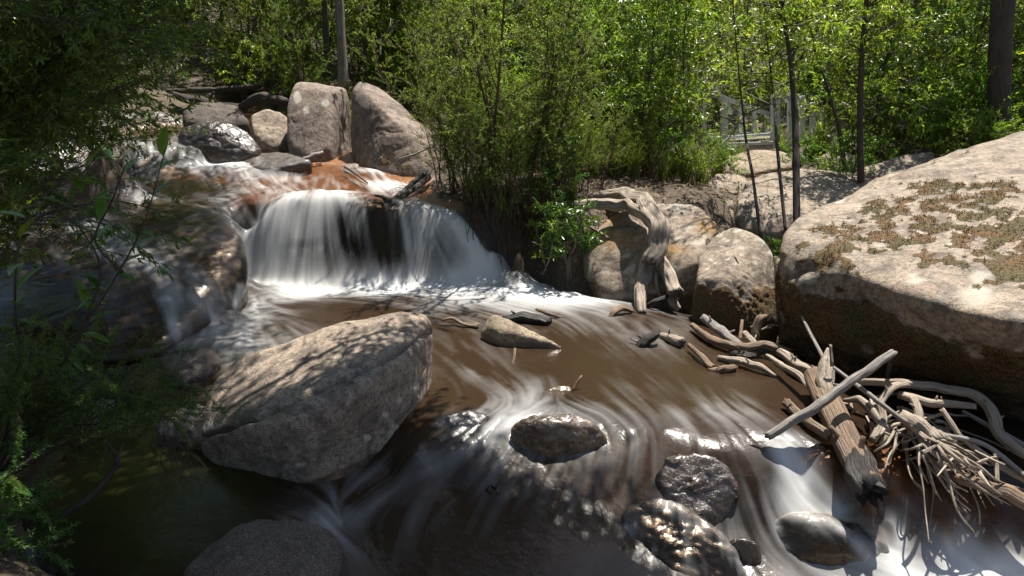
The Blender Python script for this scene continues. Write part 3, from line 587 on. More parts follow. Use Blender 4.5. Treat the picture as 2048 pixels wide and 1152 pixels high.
# rocks beside and above the falls
rock('boulder', 'tall upright lichen spotted boulder left of the pair above the falls', [(592,167,None,10.7), (640,166,None,10.9), (695,178,None,10.9), (576,205,None,10.35), (575,260,None,10.1), (580,302,None,9.95), (620,312,None,9.8), (660,322,None,9.95), (702,310,None,10.6), (700,215,None,10.9), (664,185,None,10.4), (660,300,None,9.9)], zb=.8, sub=6, p=22, rough=.5, shrink=.98, mat='granite_pink', seed=9, lich=lambda V, N, px: sstep(.05, .25, patch(px, (595,195,10,12), (650,206,9,9), (612,220,8,10), (640,300,8,4)) + .25 * noise(V * 9)))
rock('boulder', 'leaning ridge backed boulder right of the pair above the falls', [(712,161,None,10.5), (735,160,None,10.6), (765,178,None,10.6), (810,215,None,10.3), (866,268,None,9.9), (870,330,None,9.5), (702,185,None,10.3), (701,270,None,10.2), (706,318,None,9.9), (745,335,None,9.5), (800,352,None,9.2), (860,362,None,9.1), (745,200,None,10.0), (820,270,None,9.5)], zb=.7, sub=6, p=20, rough=.6, shrink=.97, mat='granite_pink', seed=10, moss=lambda V, N, px: .8 * sstep(.1, .5, .5 * fbm(V * 4, 3) + (1.45 - V[:, 2]) * .7 - .1))
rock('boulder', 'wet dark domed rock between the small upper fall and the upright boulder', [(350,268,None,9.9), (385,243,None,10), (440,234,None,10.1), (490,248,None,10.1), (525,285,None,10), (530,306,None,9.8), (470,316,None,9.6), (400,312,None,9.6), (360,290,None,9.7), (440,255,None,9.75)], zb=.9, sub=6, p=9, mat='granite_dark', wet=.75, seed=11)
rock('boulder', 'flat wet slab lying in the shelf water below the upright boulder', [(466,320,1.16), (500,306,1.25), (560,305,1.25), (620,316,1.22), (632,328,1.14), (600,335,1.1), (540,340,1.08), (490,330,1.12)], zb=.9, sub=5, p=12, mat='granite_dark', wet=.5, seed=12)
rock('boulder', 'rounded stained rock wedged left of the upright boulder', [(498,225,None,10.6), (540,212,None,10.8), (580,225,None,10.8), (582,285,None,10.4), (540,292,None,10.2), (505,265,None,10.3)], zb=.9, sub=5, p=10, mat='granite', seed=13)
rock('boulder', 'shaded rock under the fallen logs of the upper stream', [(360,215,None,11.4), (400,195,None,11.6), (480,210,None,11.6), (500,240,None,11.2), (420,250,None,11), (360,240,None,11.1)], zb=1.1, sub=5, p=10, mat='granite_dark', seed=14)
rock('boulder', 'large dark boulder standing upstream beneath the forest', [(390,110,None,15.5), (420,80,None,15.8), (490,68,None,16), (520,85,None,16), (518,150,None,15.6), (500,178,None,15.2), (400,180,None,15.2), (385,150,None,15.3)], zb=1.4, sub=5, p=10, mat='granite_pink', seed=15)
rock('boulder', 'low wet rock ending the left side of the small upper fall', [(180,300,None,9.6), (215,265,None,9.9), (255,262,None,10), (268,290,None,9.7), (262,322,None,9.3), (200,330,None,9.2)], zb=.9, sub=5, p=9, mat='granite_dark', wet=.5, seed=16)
rock('stone', 'little stone at the foot of the leaning boulder by the ochre shelf', [(685,326,None,9.6), (718,326,None,9.6), (716,336,None,9.4), (688,338,None,9.4)], zb=.95, sub=4, p=8, seed=17, cat='stone')
rock('boulder', 'black rock in the undercut right of the shelf water', [(852,365,None,8.9), (880,345,None,9), (905,400,None,8.5), (860,410,None,8.5)], zb=.6, sub=4, p=8, mat='granite_dark', wet=.4, seed=18)
# bank boulders on the right
rock('boulder', 'pale sunlit boulder below the walkway', [(1432,335,None,11), (1460,305,None,11.3), (1520,294,None,11.6), (1575,300,None,11.6), (1592,330,None,11), (1500,345,None,10.6), (1440,345,None,10.7)], zb=.7, sub=5, p=10, mat='granite_pale', seed=20)
rock('boulder', 'pale rounded boulder right of the slim twin trunks', [(1634,318,None,11), (1650,301,None,11.3), (1690,300,None,11.4), (1722,318,None,11.2), (1722,338,None,10.6), (1640,336,None,10.7)], zb=.7, sub=5, p=10, mat='granite_pale', seed=21)
rock('boulder', 'grey boulder with dark underside at the top of the bank', [(1413,365,None,9.3), (1430,347,None,9.6), (1480,346,None,9.7), (1500,360,None,9.5), (1470,388,None,9.1), (1425,382,None,9.1)], zb=.7, sub=5, p=10, mat='granite', seed=22)
rock('boulder', 'broad bank boulder dappled with leaf shade behind the square block', [(1470,370,None,8.8), (1540,333,None,9.3), (1620,334,None,9.5), (1700,335,None,9.6), (1775,345,None,9.4), (1750,400,None,8.4), (1640,430,None,7.9), (1530,470,None,7.7), (1470,440,None,8)], zb=-.1, sub=6, p=12, mat='granite', rough=.8, seed=23)
rock('boulder', 'sharp topped grey boulder behind the crest of the huge boulder', [(1700,345,None,9.4), (1790,318,None,9.6), (1845,299,None,9.6), (1868,298,None,9.6), (1870,330,None,9.3), (1800,360,None,9)], zb=.5, sub=5, p=14, mat='granite', seed=24)
rock('boulder', 'small mossy boulder beside the ochre slab under the bank', [(1418,410,None,8.4), (1440,392,None,8.6), (1468,395,None,8.6), (1470,430,None,8.2), (1425,440,None,8.1)], zb=.2, sub=4, p=9, mat='granite', seed=25, moss=lambda V, N, px: sstep(.1, .4, .6 * noise(V * 7)))
rock('boulder', 'dark low rock in the shade at the walkway foot', [(1385,310,None,11.6), (1410,296,None,11.8), (1440,300,None,11.8), (1445,320,None,11.3), (1400,325,None,11.2)], zb=.8, sub=4, p=9, mat='granite_dark', seed=26)
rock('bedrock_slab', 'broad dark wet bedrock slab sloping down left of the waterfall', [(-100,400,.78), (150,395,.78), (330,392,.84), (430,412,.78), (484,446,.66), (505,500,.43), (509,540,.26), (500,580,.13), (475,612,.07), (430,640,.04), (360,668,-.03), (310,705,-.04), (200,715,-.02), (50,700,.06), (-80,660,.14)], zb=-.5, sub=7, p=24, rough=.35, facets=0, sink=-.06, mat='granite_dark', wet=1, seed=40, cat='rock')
drape('thin silky water sliding over the dark slab', [([(150,440), (230,475), (300,530), (350,575), (400,610), (440,645)], 26, .34), ([(200,500), (260,520), (330,590), (360,655)], 20, .3), ([(430,412), (470,440), (495,480)], 12, .4), ([(330,600), (345,640), (355,668)], 14, .6), ([(380,590), (420,630), (440,650)], 14, .5), ([(290,470), (380,540), (450,600)], 18, .16), ([(480,575), (470,610)], 8, .5), ([(60,470), (150,540)], 20, .08)], base=.012)
# rocks in the rapids
rock('boulder', 'glistening wet brown rock in the middle of the rapids', [(1018,862,-.02), (1050,838,.04), (1095,829,.07), (1150,836,.06), (1200,855,.01), (1218,880,-.06), (1150,903,-.11), (1060,895,-.1), (1022,880,-.08), (1100,850,.07)], zb=-.45, sub=6, p=8, mat='granite_pale', wet=.9, facets=10, rough=1.1, sink=0.0, grow=1.08, seed=27)
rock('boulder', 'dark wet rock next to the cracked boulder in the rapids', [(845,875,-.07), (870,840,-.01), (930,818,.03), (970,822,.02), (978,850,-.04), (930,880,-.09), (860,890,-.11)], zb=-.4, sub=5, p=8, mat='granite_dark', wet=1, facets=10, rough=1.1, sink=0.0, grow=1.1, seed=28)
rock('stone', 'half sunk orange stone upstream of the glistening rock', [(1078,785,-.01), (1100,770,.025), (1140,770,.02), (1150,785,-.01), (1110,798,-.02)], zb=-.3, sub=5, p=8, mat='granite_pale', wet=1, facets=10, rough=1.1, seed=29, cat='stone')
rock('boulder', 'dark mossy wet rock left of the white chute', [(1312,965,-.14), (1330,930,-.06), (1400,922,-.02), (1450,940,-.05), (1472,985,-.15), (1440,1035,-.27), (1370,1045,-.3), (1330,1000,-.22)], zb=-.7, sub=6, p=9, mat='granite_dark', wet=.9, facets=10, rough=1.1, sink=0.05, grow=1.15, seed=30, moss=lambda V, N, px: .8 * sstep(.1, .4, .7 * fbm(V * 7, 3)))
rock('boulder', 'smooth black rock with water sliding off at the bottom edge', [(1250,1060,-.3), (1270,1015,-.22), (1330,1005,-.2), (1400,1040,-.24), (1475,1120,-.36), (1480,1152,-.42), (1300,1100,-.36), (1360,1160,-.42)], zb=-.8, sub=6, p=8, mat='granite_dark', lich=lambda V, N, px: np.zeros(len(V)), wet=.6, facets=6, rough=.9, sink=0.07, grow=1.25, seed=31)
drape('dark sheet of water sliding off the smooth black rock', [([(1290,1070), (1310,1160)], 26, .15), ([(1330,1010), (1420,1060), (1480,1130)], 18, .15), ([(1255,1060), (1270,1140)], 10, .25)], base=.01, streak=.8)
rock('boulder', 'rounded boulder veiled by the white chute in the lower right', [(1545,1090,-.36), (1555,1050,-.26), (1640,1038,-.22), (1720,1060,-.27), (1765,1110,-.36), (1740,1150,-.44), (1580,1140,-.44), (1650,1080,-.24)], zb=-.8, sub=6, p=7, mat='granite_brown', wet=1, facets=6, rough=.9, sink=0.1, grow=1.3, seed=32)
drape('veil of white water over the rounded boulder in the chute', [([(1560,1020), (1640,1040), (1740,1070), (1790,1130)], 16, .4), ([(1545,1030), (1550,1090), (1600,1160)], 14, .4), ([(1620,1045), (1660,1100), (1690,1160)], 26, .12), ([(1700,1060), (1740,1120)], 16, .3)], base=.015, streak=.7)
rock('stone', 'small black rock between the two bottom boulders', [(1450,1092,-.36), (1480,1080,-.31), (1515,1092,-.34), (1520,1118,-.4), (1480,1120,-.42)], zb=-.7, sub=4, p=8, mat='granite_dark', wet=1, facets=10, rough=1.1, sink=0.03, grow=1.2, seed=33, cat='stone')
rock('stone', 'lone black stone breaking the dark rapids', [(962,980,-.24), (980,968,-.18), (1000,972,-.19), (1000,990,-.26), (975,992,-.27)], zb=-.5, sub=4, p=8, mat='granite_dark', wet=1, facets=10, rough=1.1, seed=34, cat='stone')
rock('stone', 'dark angular rock at the water edge behind the cracked boulder', [(330,745,.0), (370,700,.1), (425,690,.12), (440,712,.06), (420,745,-.02), (360,760,-.02)], zb=-.3, sub=5, p=12, mat='granite_dark', wet=.3, seed=35, cat='stone')
# ------------------------------------------------------------------ driftwood, logs and sticks
def px_r(p, wpx): return .5 * wpx * float((p - CAM) @ _F) / FPX
G1 = 'driftwood piled against the huge boulder'
def stick(name, label, path, w, mat='driftwood', sides=14, rough=.26, seed=0., extra=(), step=.02, group=None, cat='driftwood', parts=()):
    pts = np.array([P(t) for t in path]); ws = w if hasattr(w, '__len__') else [w] * len(path)
    ws = [x * (.86 if group == G1 and x < 40 else 1) for x in ws]
    rad = np.array([px_r(p, x) for p, x in zip(pts, ws)]); mb = MB(); tube(mb, pts, rad, sides, step, rough, seed)
    for q, ww in extra:
        qp = np.array([P(t) for t in q]); qw = ww if hasattr(ww, '__len__') else [ww] * len(q)
        tube(mb, qp, np.array([px_r(p, x) for p, x in zip(qp, qw)]), max(6, sides // 2), step, rough, seed + 3.1)
    rs = random.Random(int(seed * 7) + 1)
    if max(ws) > 15:                                # broken-off side twigs
        Cs, Rs = spline(pts, rad, .05)
        for k in range(3):
            i = rs.randrange(2, len(Cs) - 2); d = norm(np.array([rs.gauss(0, 1), rs.gauss(0, 1), abs(rs.gauss(.6, .6))])); tube(mb, [Cs[i], Cs[i] + d * Rs[i] * rs.uniform(1.4, 2.6)], [Rs[i] * .35, Rs[i] * .15], 6, .02, .1, seed + k)
    base = pts[np.argmin(pts[:, 2])]
    o = link(name, mb.mesh(name, M[mat], off=base), None, base)
    for pn, q, ww, pm in parts:
        pb = MB(); qp = np.array([P(t) for t in q]); qw = ww if hasattr(ww, '__len__') else [ww] * len(q)
        tube(pb, qp, np.array([px_r(p, x) for p, x in zip(qp, qw)]), sides, step, rough * 1.3, seed + 5.7)
        link(pn, pb.mesh(pn, M[pm], off=base), o)
    return tag(o, label, cat, group)
G1 = 'driftwood piled against the huge boulder'
G2 = 'driftwood stranded along the brown pool'
# the arching dead trunk
arch = thing('dead_log', 'grey forked dead log arching over the ochre slab into the pool', 'log', PZ(1283, 625, 0))
def apart(name, path, w, seed, rough=.36, sides=26):
    pts = np.array([P(t) for t in path]); mb = MB(); tube(mb, pts, np.array([px_r(p, x) for p, x in zip(pts, w)]), sides, .015, rough, seed, freq=5)
    return link(name, mb.mesh(name, M['driftwood'], off=arch.location), arch)
apart('trunk', [(1190,392,.9), (1225,388,.93), (1262,395,.93), (1295,418,.86), (1316,455,.72), (1318,490,.56), (1302,520,.42)], [12, 22, 30, 38, 40, 36, 34], 1)
apart('side_limb', [(1150,410,.85), (1195,408,.86), (1245,410,.86), (1290,428,.82)], [16, 22, 25, 24], 2)
apart('leg', [(1304,500,.46), (1292,540,.28), (1282,580,.14), (1284,628,-.02)], [32, 30, 24, 21], 3)
apart('leg', [(1308,500,.46), (1326,535,.32), (1340,562,.22), (1352,584,.16)], [29, 29, 27, 25], 4)
for q, w_ in (([(1306,500,.44), (1312,560,.2), (1320,590,.05)], [12, 10, 6]), ([(1275,425,.72), (1277,470,.5), (1276,500,.4)], [7, 7, 4]), ([(1340,560,.2), (1346,600,.05), (1356,618,-.04)], [26, 20, 14])):
    apart('root', q, w_, 5 + len(q) + q[0][0] * .01, .25, 10)
# the pile on the right
stick('driftwood_log', 'thick sawn log with charred black end pointing down the wet slab', [(1630,752,.14), (1660,812,.1), (1700,897,.0), (1738,970,-.08)], [44, 50, 56, 60], 'drift_brown', 28, .1, 1, group=G1, cat='log',
      parts=[('charred_end', [(1716,926,-.034), (1730,954,-.064), (1741,977,-.088)], [61, 64, 62], 'wood_wet'), ('splinter', [(1655,790,.14), (1653,760,.2), (1651,730,.27), (1656,698,.35)], [30, 36, 28, 6], 'driftwood')])
stick('driftwood_pole', 'straight grey pole lying across the thick charred log', [(1535,872,.03), (1620,820,.19), (1700,765,.33), (1784,706,.47)], [19, 22, 22, 19], 'drift_grey', 16, .18, 2, group=G1)
stick('driftwood_log', 'short wet log beside the foot of the grey pole', [(1572,805,.06), (1615,842,.05), (1660,872,.02)], [20, 24, 24], 'drift_brown', 16, .15, 3, group=G1, cat='log')
stick('driftwood_branch', 'long pale branch bending down along the huge boulder to the right edge', [(1720,763,.2), (1800,767,.24), (1880,776,.23), (1955,795,.21), (1985,830,.15), (2005,875,.06), (2070,920,-.02)], [15, 18, 20, 24, 25, 25, 22], 'driftwood', 16, .22, 4, group=G1)
stick('driftwood_branch', 'blunt grey branch end jutting right under the long pale branch', [(1800,790,.2), (1870,805,.2), (1950,813,.2)], [18, 20, 14], 'driftwood', 12, .18, 5, group=G1)
stick('driftwood_root', 'hooked pale root curling up beside the thick charred log', [(1745,880,.05), (1765,845,.12), (1762,805,.2), (1785,775,.27), (1815,770,.24)], [16, 20, 17, 18, 13], 'driftwood', 14, .25, 6, group=G1)
stick('driftwood_branch', 'thin straight branch running over the tangle from the splinter to the right', [(1668,735,.3), (1740,790,.26), (1820,848,.15), (1890,870,.1), (1970,890,.05), (2060,960,-.05)], [8, 11, 11, 11, 12, 14], 'drift_grey', 10, .12, 7, group=G1)
stick('driftwood_branch', 'slim branch sloping to the right edge above the root fan', [(1925,822,.14), (1990,858,.08), (2060,898,.03)], [8, 12, 14], 'drift_grey', 10, .12, 8, group=G1)
stick('driftwood_branch', 'crossing branch dipping through the right of the tangle', [(1885,820,.18), (1920,870,.08), (1975,915,-.01), (2060,965,-.08)], [12, 14, 16, 20], 'driftwood', 10, .2, 9, group=G1)
stick('driftwood_log', 'dark twisted log half under the root fan at the right edge', [(1890,945,-.06), (1940,962,-.06), (2000,980,-.1), (2060,1010,-.14)], [22, 30, 32, 34], 'drift_brown', 14, .3, 10, group=G1, cat='log')
stick('driftwood_stub', 'short upright forked peg standing on the dark twisted log', [(1995,965,-.06), (1994,930,.0), (1990,908,.05)], [9, 9, 7], 'driftwood', 8, .2, 11, group=G1)
stick('driftwood_root', 'fat pale root bulging through the middle of the tangle', [(1690,800,.1), (1720,800,.16), (1750,830,.14), (1775,865,.08), (1760,890,.02)], [10, 17, 19, 16, 9], 'driftwood', 14, .3, 12, group=G1)
stick('driftwood_root', 'second fat root looping beside the hooked pale root', [(1805,790,.2), (1830,805,.22), (1835,840,.16), (1820,870,.09)], [16, 20, 20, 14], 'driftwood', 12, .3, 13, group=G1)
stick('driftwood_stick', 'thin stick leaning on the mossy boulder above the splinter', [(1604,634,.35), (1625,675,.3), (1650,722,.22)], [6, 8, 9], 'drift_grey', 8, .1, 14, group=G1)
stick('driftwood_stick', 'dark prop stick under the raised end of the grey pole', [(1782,712,.44), (1778,740,.3), (1772,768,.18)], [9, 10, 9], 'wood_wet', 8, .1, 15, group=G1)
stick('driftwood_stick', 'white jagged sliver beside the splintered log top', [(1661,690,.44), (1664,730,.32)], [7, 9], 'driftwood', 7, .2, 16, group=G1)
stick('driftwood_branch', 'pale gnarled branch leading from the pool logs to the splintered log', [(1535,712,.05), (1570,735,.09), (1600,752,.12), (1620,780,.1), (1640,805,.06)], [10, 15, 16, 12, 9], 'driftwood', 12, .35, 17, group=G1)
stick('driftwood_log', 'pale broken log end left of the splinter', [(1560,705,.06), (1600,730,.08), (1640,748,.1)], [20, 24, 22], 'driftwood', 12, .22, 18, group=G1, cat='log')
# root fan: one torn root plate with many roots
fan = thing('root_fan', 'fan of tangled pale roots spread across the right end of the driftwood pile', 'driftwood', PZ(1830, 850, .02), G1)
rg = random.Random(11)
core = [(1812,835,.16), (1840,850,.16), (1870,880,.12)]
def froot(path, w, seed):
    pts = np.array([P(t) for t in path]); mb = MB(); tube(mb, pts, np.array([px_r(p, x) for p, x in zip(pts, w)]), 7, .02, .22, seed); link('root', mb.mesh('root', M['driftwood'], off=fan.location), fan)
mbc = MB(); cpts = np.array([P(t) for t in core]); tube(mbc, cpts, np.array([px_r(p, x) for p, x in zip(cpts, (26, 34, 26))]), 14, .015, .35, 2)
link('stump', mbc.mesh('stump', M['driftwood'], off=fan.location), fan)
for k in range(95):
    sx = rg.uniform(1800, 1880); sy = 832 + (sx - 1800) * .55 + rg.uniform(-8, 14)
    L = rg.uniform(60, 235); a = R(rg.gauss(42, 16)); ex = sx + L * math.cos(a); ey = sy + L * math.sin(a)
    if k % 9 == 0: ex = sx + rg.uniform(-90, -20); ey = sy + rg.uniform(10, 55)
    z0 = rg.uniform(.02, .14); ze = max(-.3, -.02 - (ey - 880) / 600 - max(0, ex - 1950) * -.0002) + rg.uniform(.0, .06)
    mx, my = (sx + ex) / 2 + rg.uniform(-18, 18), (sy + ey) / 2 + rg.uniform(-18, 14); zm = max((z0 + ze) / 2 + rg.uniform(-.02, .06), ze + .02)
    path = [(sx, sy, z0), (mx, my, zm), (ex, ey, ze)]
    if L > 110: path = [path[0], ((sx + mx) / 2 + rg.uniform(-10, 10), (sy + my) / 2 + rg.uniform(-8, 8), (z0 + zm) / 2 + .02), path[1], ((ex + mx) / 2 + rg.uniform(-12, 12), (ey + my) / 2 + rg.uniform(-10, 10), (ze + zm) / 2), path[2]]
    w0 = rg.choice((4, 5, 6, 8, 10)); froot(path, np.linspace(w0, 2.5, len(path)), k)
for k in range(34):                                   # short twigs caught in the pile
    sx, sy = rg.uniform(1690, 1960), 0; sy = 800 + (sx - 1690) * .42 + rg.uniform(-35, 45); a = R(rg.uniform(-40, 150)); L = rg.uniform(20, 70); z = rg.uniform(.0, .12)
    pts = [(sx, sy, z), (sx + L * .5 * math.cos(a) + rg.uniform(-6, 6), sy + L * .5 * math.sin(a) + rg.uniform(-6, 6), z + rg.uniform(-.02, .05)), (sx + L * math.cos(a), sy + L * math.sin(a), z + rg.uniform(-.05, .03))]
    froot(pts, (rg.choice((4, 6, 9)), 5, 3), 100 + k)
# logs along the pool
for i, (nm, lb, pa, w_, m_) in enumerate([
    ('driftwood_log', 'pale log leaning out of the water against the square block', [(1408,636,.12), (1440,662,.06), (1480,692,.0)], [15, 20, 20], 'drift_grey'),
    ('driftwood_log', 'long brown log floating at the foot of the square block', [(1385,650,.05), (1425,680,.03), (1480,694,.04), (1530,692,.05), (1572,706,.04)], [10, 17, 19, 22, 24], 'drift_brown'),
    ('driftwood_stump', 'upright reddish stump behind the long brown log', [(1508,690,.0), (1512,665,.1), (1520,640,.2), (1530,634,.21)], [20, 18, 17, 12], 'drift_brown'),
    ('driftwood_stub', 'pale leaning stub touching the reddish stump', [(1490,665,.09), (1505,685,.04), (1520,705,.0)], [10, 16, 16], 'driftwood'),
    ('driftwood_stick', 'forked twig pointing right from the reddish stump', [(1522,660,.13), (1545,650,.16), (1560,652,.15)], [4, 4, 3], 'drift_grey'),
    ('driftwood_stub', 'small upright peg between the pale log and the stump', [(1480,680,.02), (1482,655,.1), (1484,642,.14)], [7, 7, 6], 'drift_brown'),
    ('driftwood_log', 'low pale branch lying flat in the brown water', [(1438,716,.01), (1480,722,.03), (1520,735,.03), (1550,752,.0)], [10, 15, 16, 8], 'driftwood'),
    ('driftwood_branch', 'short brown branch dipping into the pool below the dark stub', [(1378,690,.05), (1405,715,.04), (1425,735,.01)], [8, 13, 16], 'drift_brown'),
    ('driftwood_log', 'cut log end lying in the water beneath the arching log', [(1325,672,.02), (1345,678,.04), (1362,684,.04)], [16, 20, 22], 'driftwood'),
    ('driftwood_stub', 'dark broken stub standing in the pool below the arching log', [(1275,700,-.03), (1292,682,.04), (1312,668,.1), (1318,660,.12)], [18, 24, 16, 6], 'wood_wet'),
    ('driftwood_branch', 'dark bent branch emerging left of the arching log foot', [(1218,640,-.02), (1228,624,.04), (1245,617,.06), (1264,622,.02)], [8, 14, 13, 7], 'drift_brown'),
    ('driftwood_stick', 'dark wet stick jammed between the two feet of the arching log', [(1295,612,.0), (1312,604,.05), (1334,592,.1)], [9, 11, 8], 'wood_wet'),
    ('driftwood_log', 'small wet log in front of the pale branch beside the boulder', [(1420,742,-.01), (1450,738,.02), (1468,735,.02)], [14, 18, 14], 'drift_brown'),
    ('driftwood_log', 'dark rotten log behind the long brown log', [(1468,708,.0), (1490,712,.03), (1508,712,.02)], [16, 22, 12], 'wood_wet'),
    ('driftwood_branch', 'curved dark branch between the cracked boulder and the wedge rock', [(884,640,.05), (905,637,.06), (930,648,.03), (955,652,.02)], [5, 6, 8, 12], 'drift_brown'),
    ('driftwood_log', 'dark soaked log behind the wedge rock', [(1015,640,.02), (1050,636,.04), (1095,645,.02)], [20, 26, 18], 'wood_wet'),
    ('driftwood_stick', 'thin dark stick above the wedge rock', [(1073,619,.05), (1095,627,.04), (1126,636,.0)], [6, 8, 4], 'drift_brown'),
    ('driftwood_stick', 'orange reed standing in front of the wedge rock', [(1030,698,.06), (1026,725,-.0), (1020,745,-.06)], [5, 6, 6], 'drift_brown'),
    ('driftwood_stick', 'small twig poking out upstream of the glistening rock', [(1146,782,.0), (1154,765,.05), (1163,752,.09)], [6, 6, 4], 'drift_brown'),
    ('driftwood_branch', 'black stick leaning off the leaning boulder into the falls', [(783,403,None,7.95), (815,375,None,8.4), (850,345,None,8.95)], [9, 10, 13], 'wood_wet'),
    ('driftwood_branch', 'second black stick beside the leaning boulder above the falls', [(795,402,None,7.95), (825,380,None,8.35), (856,355,None,8.85)], [7, 11, 13], 'wood_wet'),
    ('driftwood_stub', 'black knot with two horns caught on the lip of the falls', [(750,391,None,7.95), (765,393,None,7.95), (778,403,None,7.9), (790,399,None,7.95)], [4, 7, 16, 8], 'wood_wet'),
    ('driftwood_stick', 'thin pale branch hanging in front of the leaning boulder', [(862,295,None,9.0), (825,310,None,8.95), (795,318,None,8.95)], [3, 4, 3], 'drift_grey'),
    ('fallen_log', 'long dark log lying across the upper stream', [(335,182,None,12.6), (420,180,None,12.8), (520,172,None,13)], [9, 13, 10], 'bark_dark'),
    ('fallen_log', 'thicker shaded log below the long one over the upper stream', [(350,190,None,12.0), (400,205,None,11.9), (450,216,None,11.8), (490,214,None,11.8)], [14, 24, 24, 16], 'bark_dark'),
    ('fallen_log', 'broken dark log above the wedged rock', [(480,212,None,11.5), (520,196,None,11.5), (575,205,None,11.4)], [10, 22, 16], 'bark_dark'),
    ('driftwood_stick', 'pale stick left on the flat wet slab', [(605,318,None,9.6), (625,312,None,9.7), (645,305,None,9.8)], [6, 10, 6], 'drift_grey'),
    ('driftwood_stick', 'bent twig on the ochre shelf under the leaning boulder', [(690,334,None,9.3), (712,348,None,9.0), (735,366,None,8.7)], [4, 5, 3], 'bark_dark'),
    ('fallen_log', 'shaded log lying along the left bank behind the lower shrub', [(60,795,.14), (140,775,.16), (250,790,.1)], [30, 32, 26], 'bark_dark'),
    ('driftwood_stick', 'short stick resting on the ochre slab', [(1182,455,None,7.25), (1215,476,None,7.1)], [7, 8], 'drift_brown'),
    ('driftwood_stick', 'pale fallen branch on the bank above the arching log', [(1290,395,None,8.4), (1345,398,None,8.4), (1390,415,None,8.1)], [6, 9, 5], 'driftwood'),
    ('driftwood_log', 'weathered stump roots above the arching log', [(1300,388,None,8.6), (1318,378,None,8.7), (1350,376,None,8.8)], [10, 18, 8], 'driftwood')]):
    stick(nm, lb, pa, w_, m_, 12, .22, 30 + i, group=G2 if i < 19 else None, cat='log' if 'log' in nm else 'driftwood')
# ------------------------------------------------------------------ galvanised walkway in the trees
def bar(mb, a, b, w, d=None):
    a = np.array(a, float); b = np.array(b, float); t = norm(b - a); u = np.array([0, 0, 1.]) if abs(t[2]) < .9 else np.array([1., 0, 0])
    s = norm(np.cross(t, u)); v = np.cross(s, t); d = d or w
    c = [s * w / 2 + v * d / 2, -s * w / 2 + v * d / 2, -s * w / 2 - v * d / 2, s * w / 2 - v * d / 2]
    mb.add(np.array([a + x for x in c] + [b + x for x in c]), None, [[0, 1, 2, 3], [7, 6, 5, 4], [0, 4, 5, 1], [1, 5, 6, 2], [2, 6, 7, 3], [3, 7, 4, 0]])
wk = thing('walkway', 'galvanised steel walkway with mesh railings among the trees', 'walkway', PY(1450, 300, 13.2))
def wpart(name, fn, mat='steel'):
    mb = MB(); fn(mb); return link(name, mb.mesh(name, M[mat], smooth=False, off=wk.location), wk)
def wp(px, py, y): return PY(px, py, y)
for (px, y0_, y1_, yy, ww) in ((1448,212,302,12.6,9.5), (1408,190,285,13.6,6), (1480,210,275,14.2,5), (1508,218,270,14.4,5), (1533,232,268,14.6,5), (1545,190,275,13.3,5), (1553,178,290,12.7,8), (1581,182,292,12.9,7.5), (1604,192,284,13.3,7), (1625,205,282,13.7,6.5), (1642,222,270,14.2,6)):
    wpart('post', lambda mb: bar(mb, wp(px, y1_ + 6, yy), wp(px, y0_, yy), ww * 1.3 * yy / FPX))
for a, b in (((1428,174,12.2), (1462,225,12.9)), ((1549,172,12.4), (1588,212,13.1)), ((1588,196,13.1), (1650,232,14.3)), ((1440,193,13.0), (1535,228,14.6)), ((1405,190,13.6), (1440,193,13.0))):
    wpart('handrail', lambda mb: bar(mb, wp(*a), wp(*b), .075))
for a, b in (((1404,270,13.6), (1540,266,14.5)), ((1420,277,12.7), (1545,268,13.4)), ((1420,290,12.7), (1600,284,13.3)), ((1560,296,12.7), (1660,280,14.3))):
    wpart('deck_beam', lambda mb: bar(mb, wp(*a), wp(*b), .06, .05))
for k in range(26):
    t = k / 25; A0 = np.array(wp(1425, 284, 12.75)); B0 = np.array(wp(1560, 276, 13.5)); q = A0 + (B0 - A0) * t
    wpart('deck_slat', lambda mb: bar(mb, q, q + np.array([.35, .75, .02]), .035, .02), 'deck')
for a, b in (((1450,215,12.62), (1553,182,12.72)), ((1553,186,12.72), (1642,226,14.2))):
    def mesh_panel(mb, a=a, b=b):
        A0 = np.array(wp(*a)); B0 = np.array(wp(*b)); hgt = .75; B0[2] = A0[2] if abs(B0[2] - A0[2]) < .5 else B0[2]
        for k in range(0, 22): q = A0 + (B0 - A0) * k / 21; bar(mb, q - [0, 0, hgt], q, .0025)
        for k in range(10): bar(mb, A0 - [0, 0, hgt * k / 9], B0 - [0, 0, hgt * k / 9], .0025)
    wpart('mesh_panel', mesh_panel)
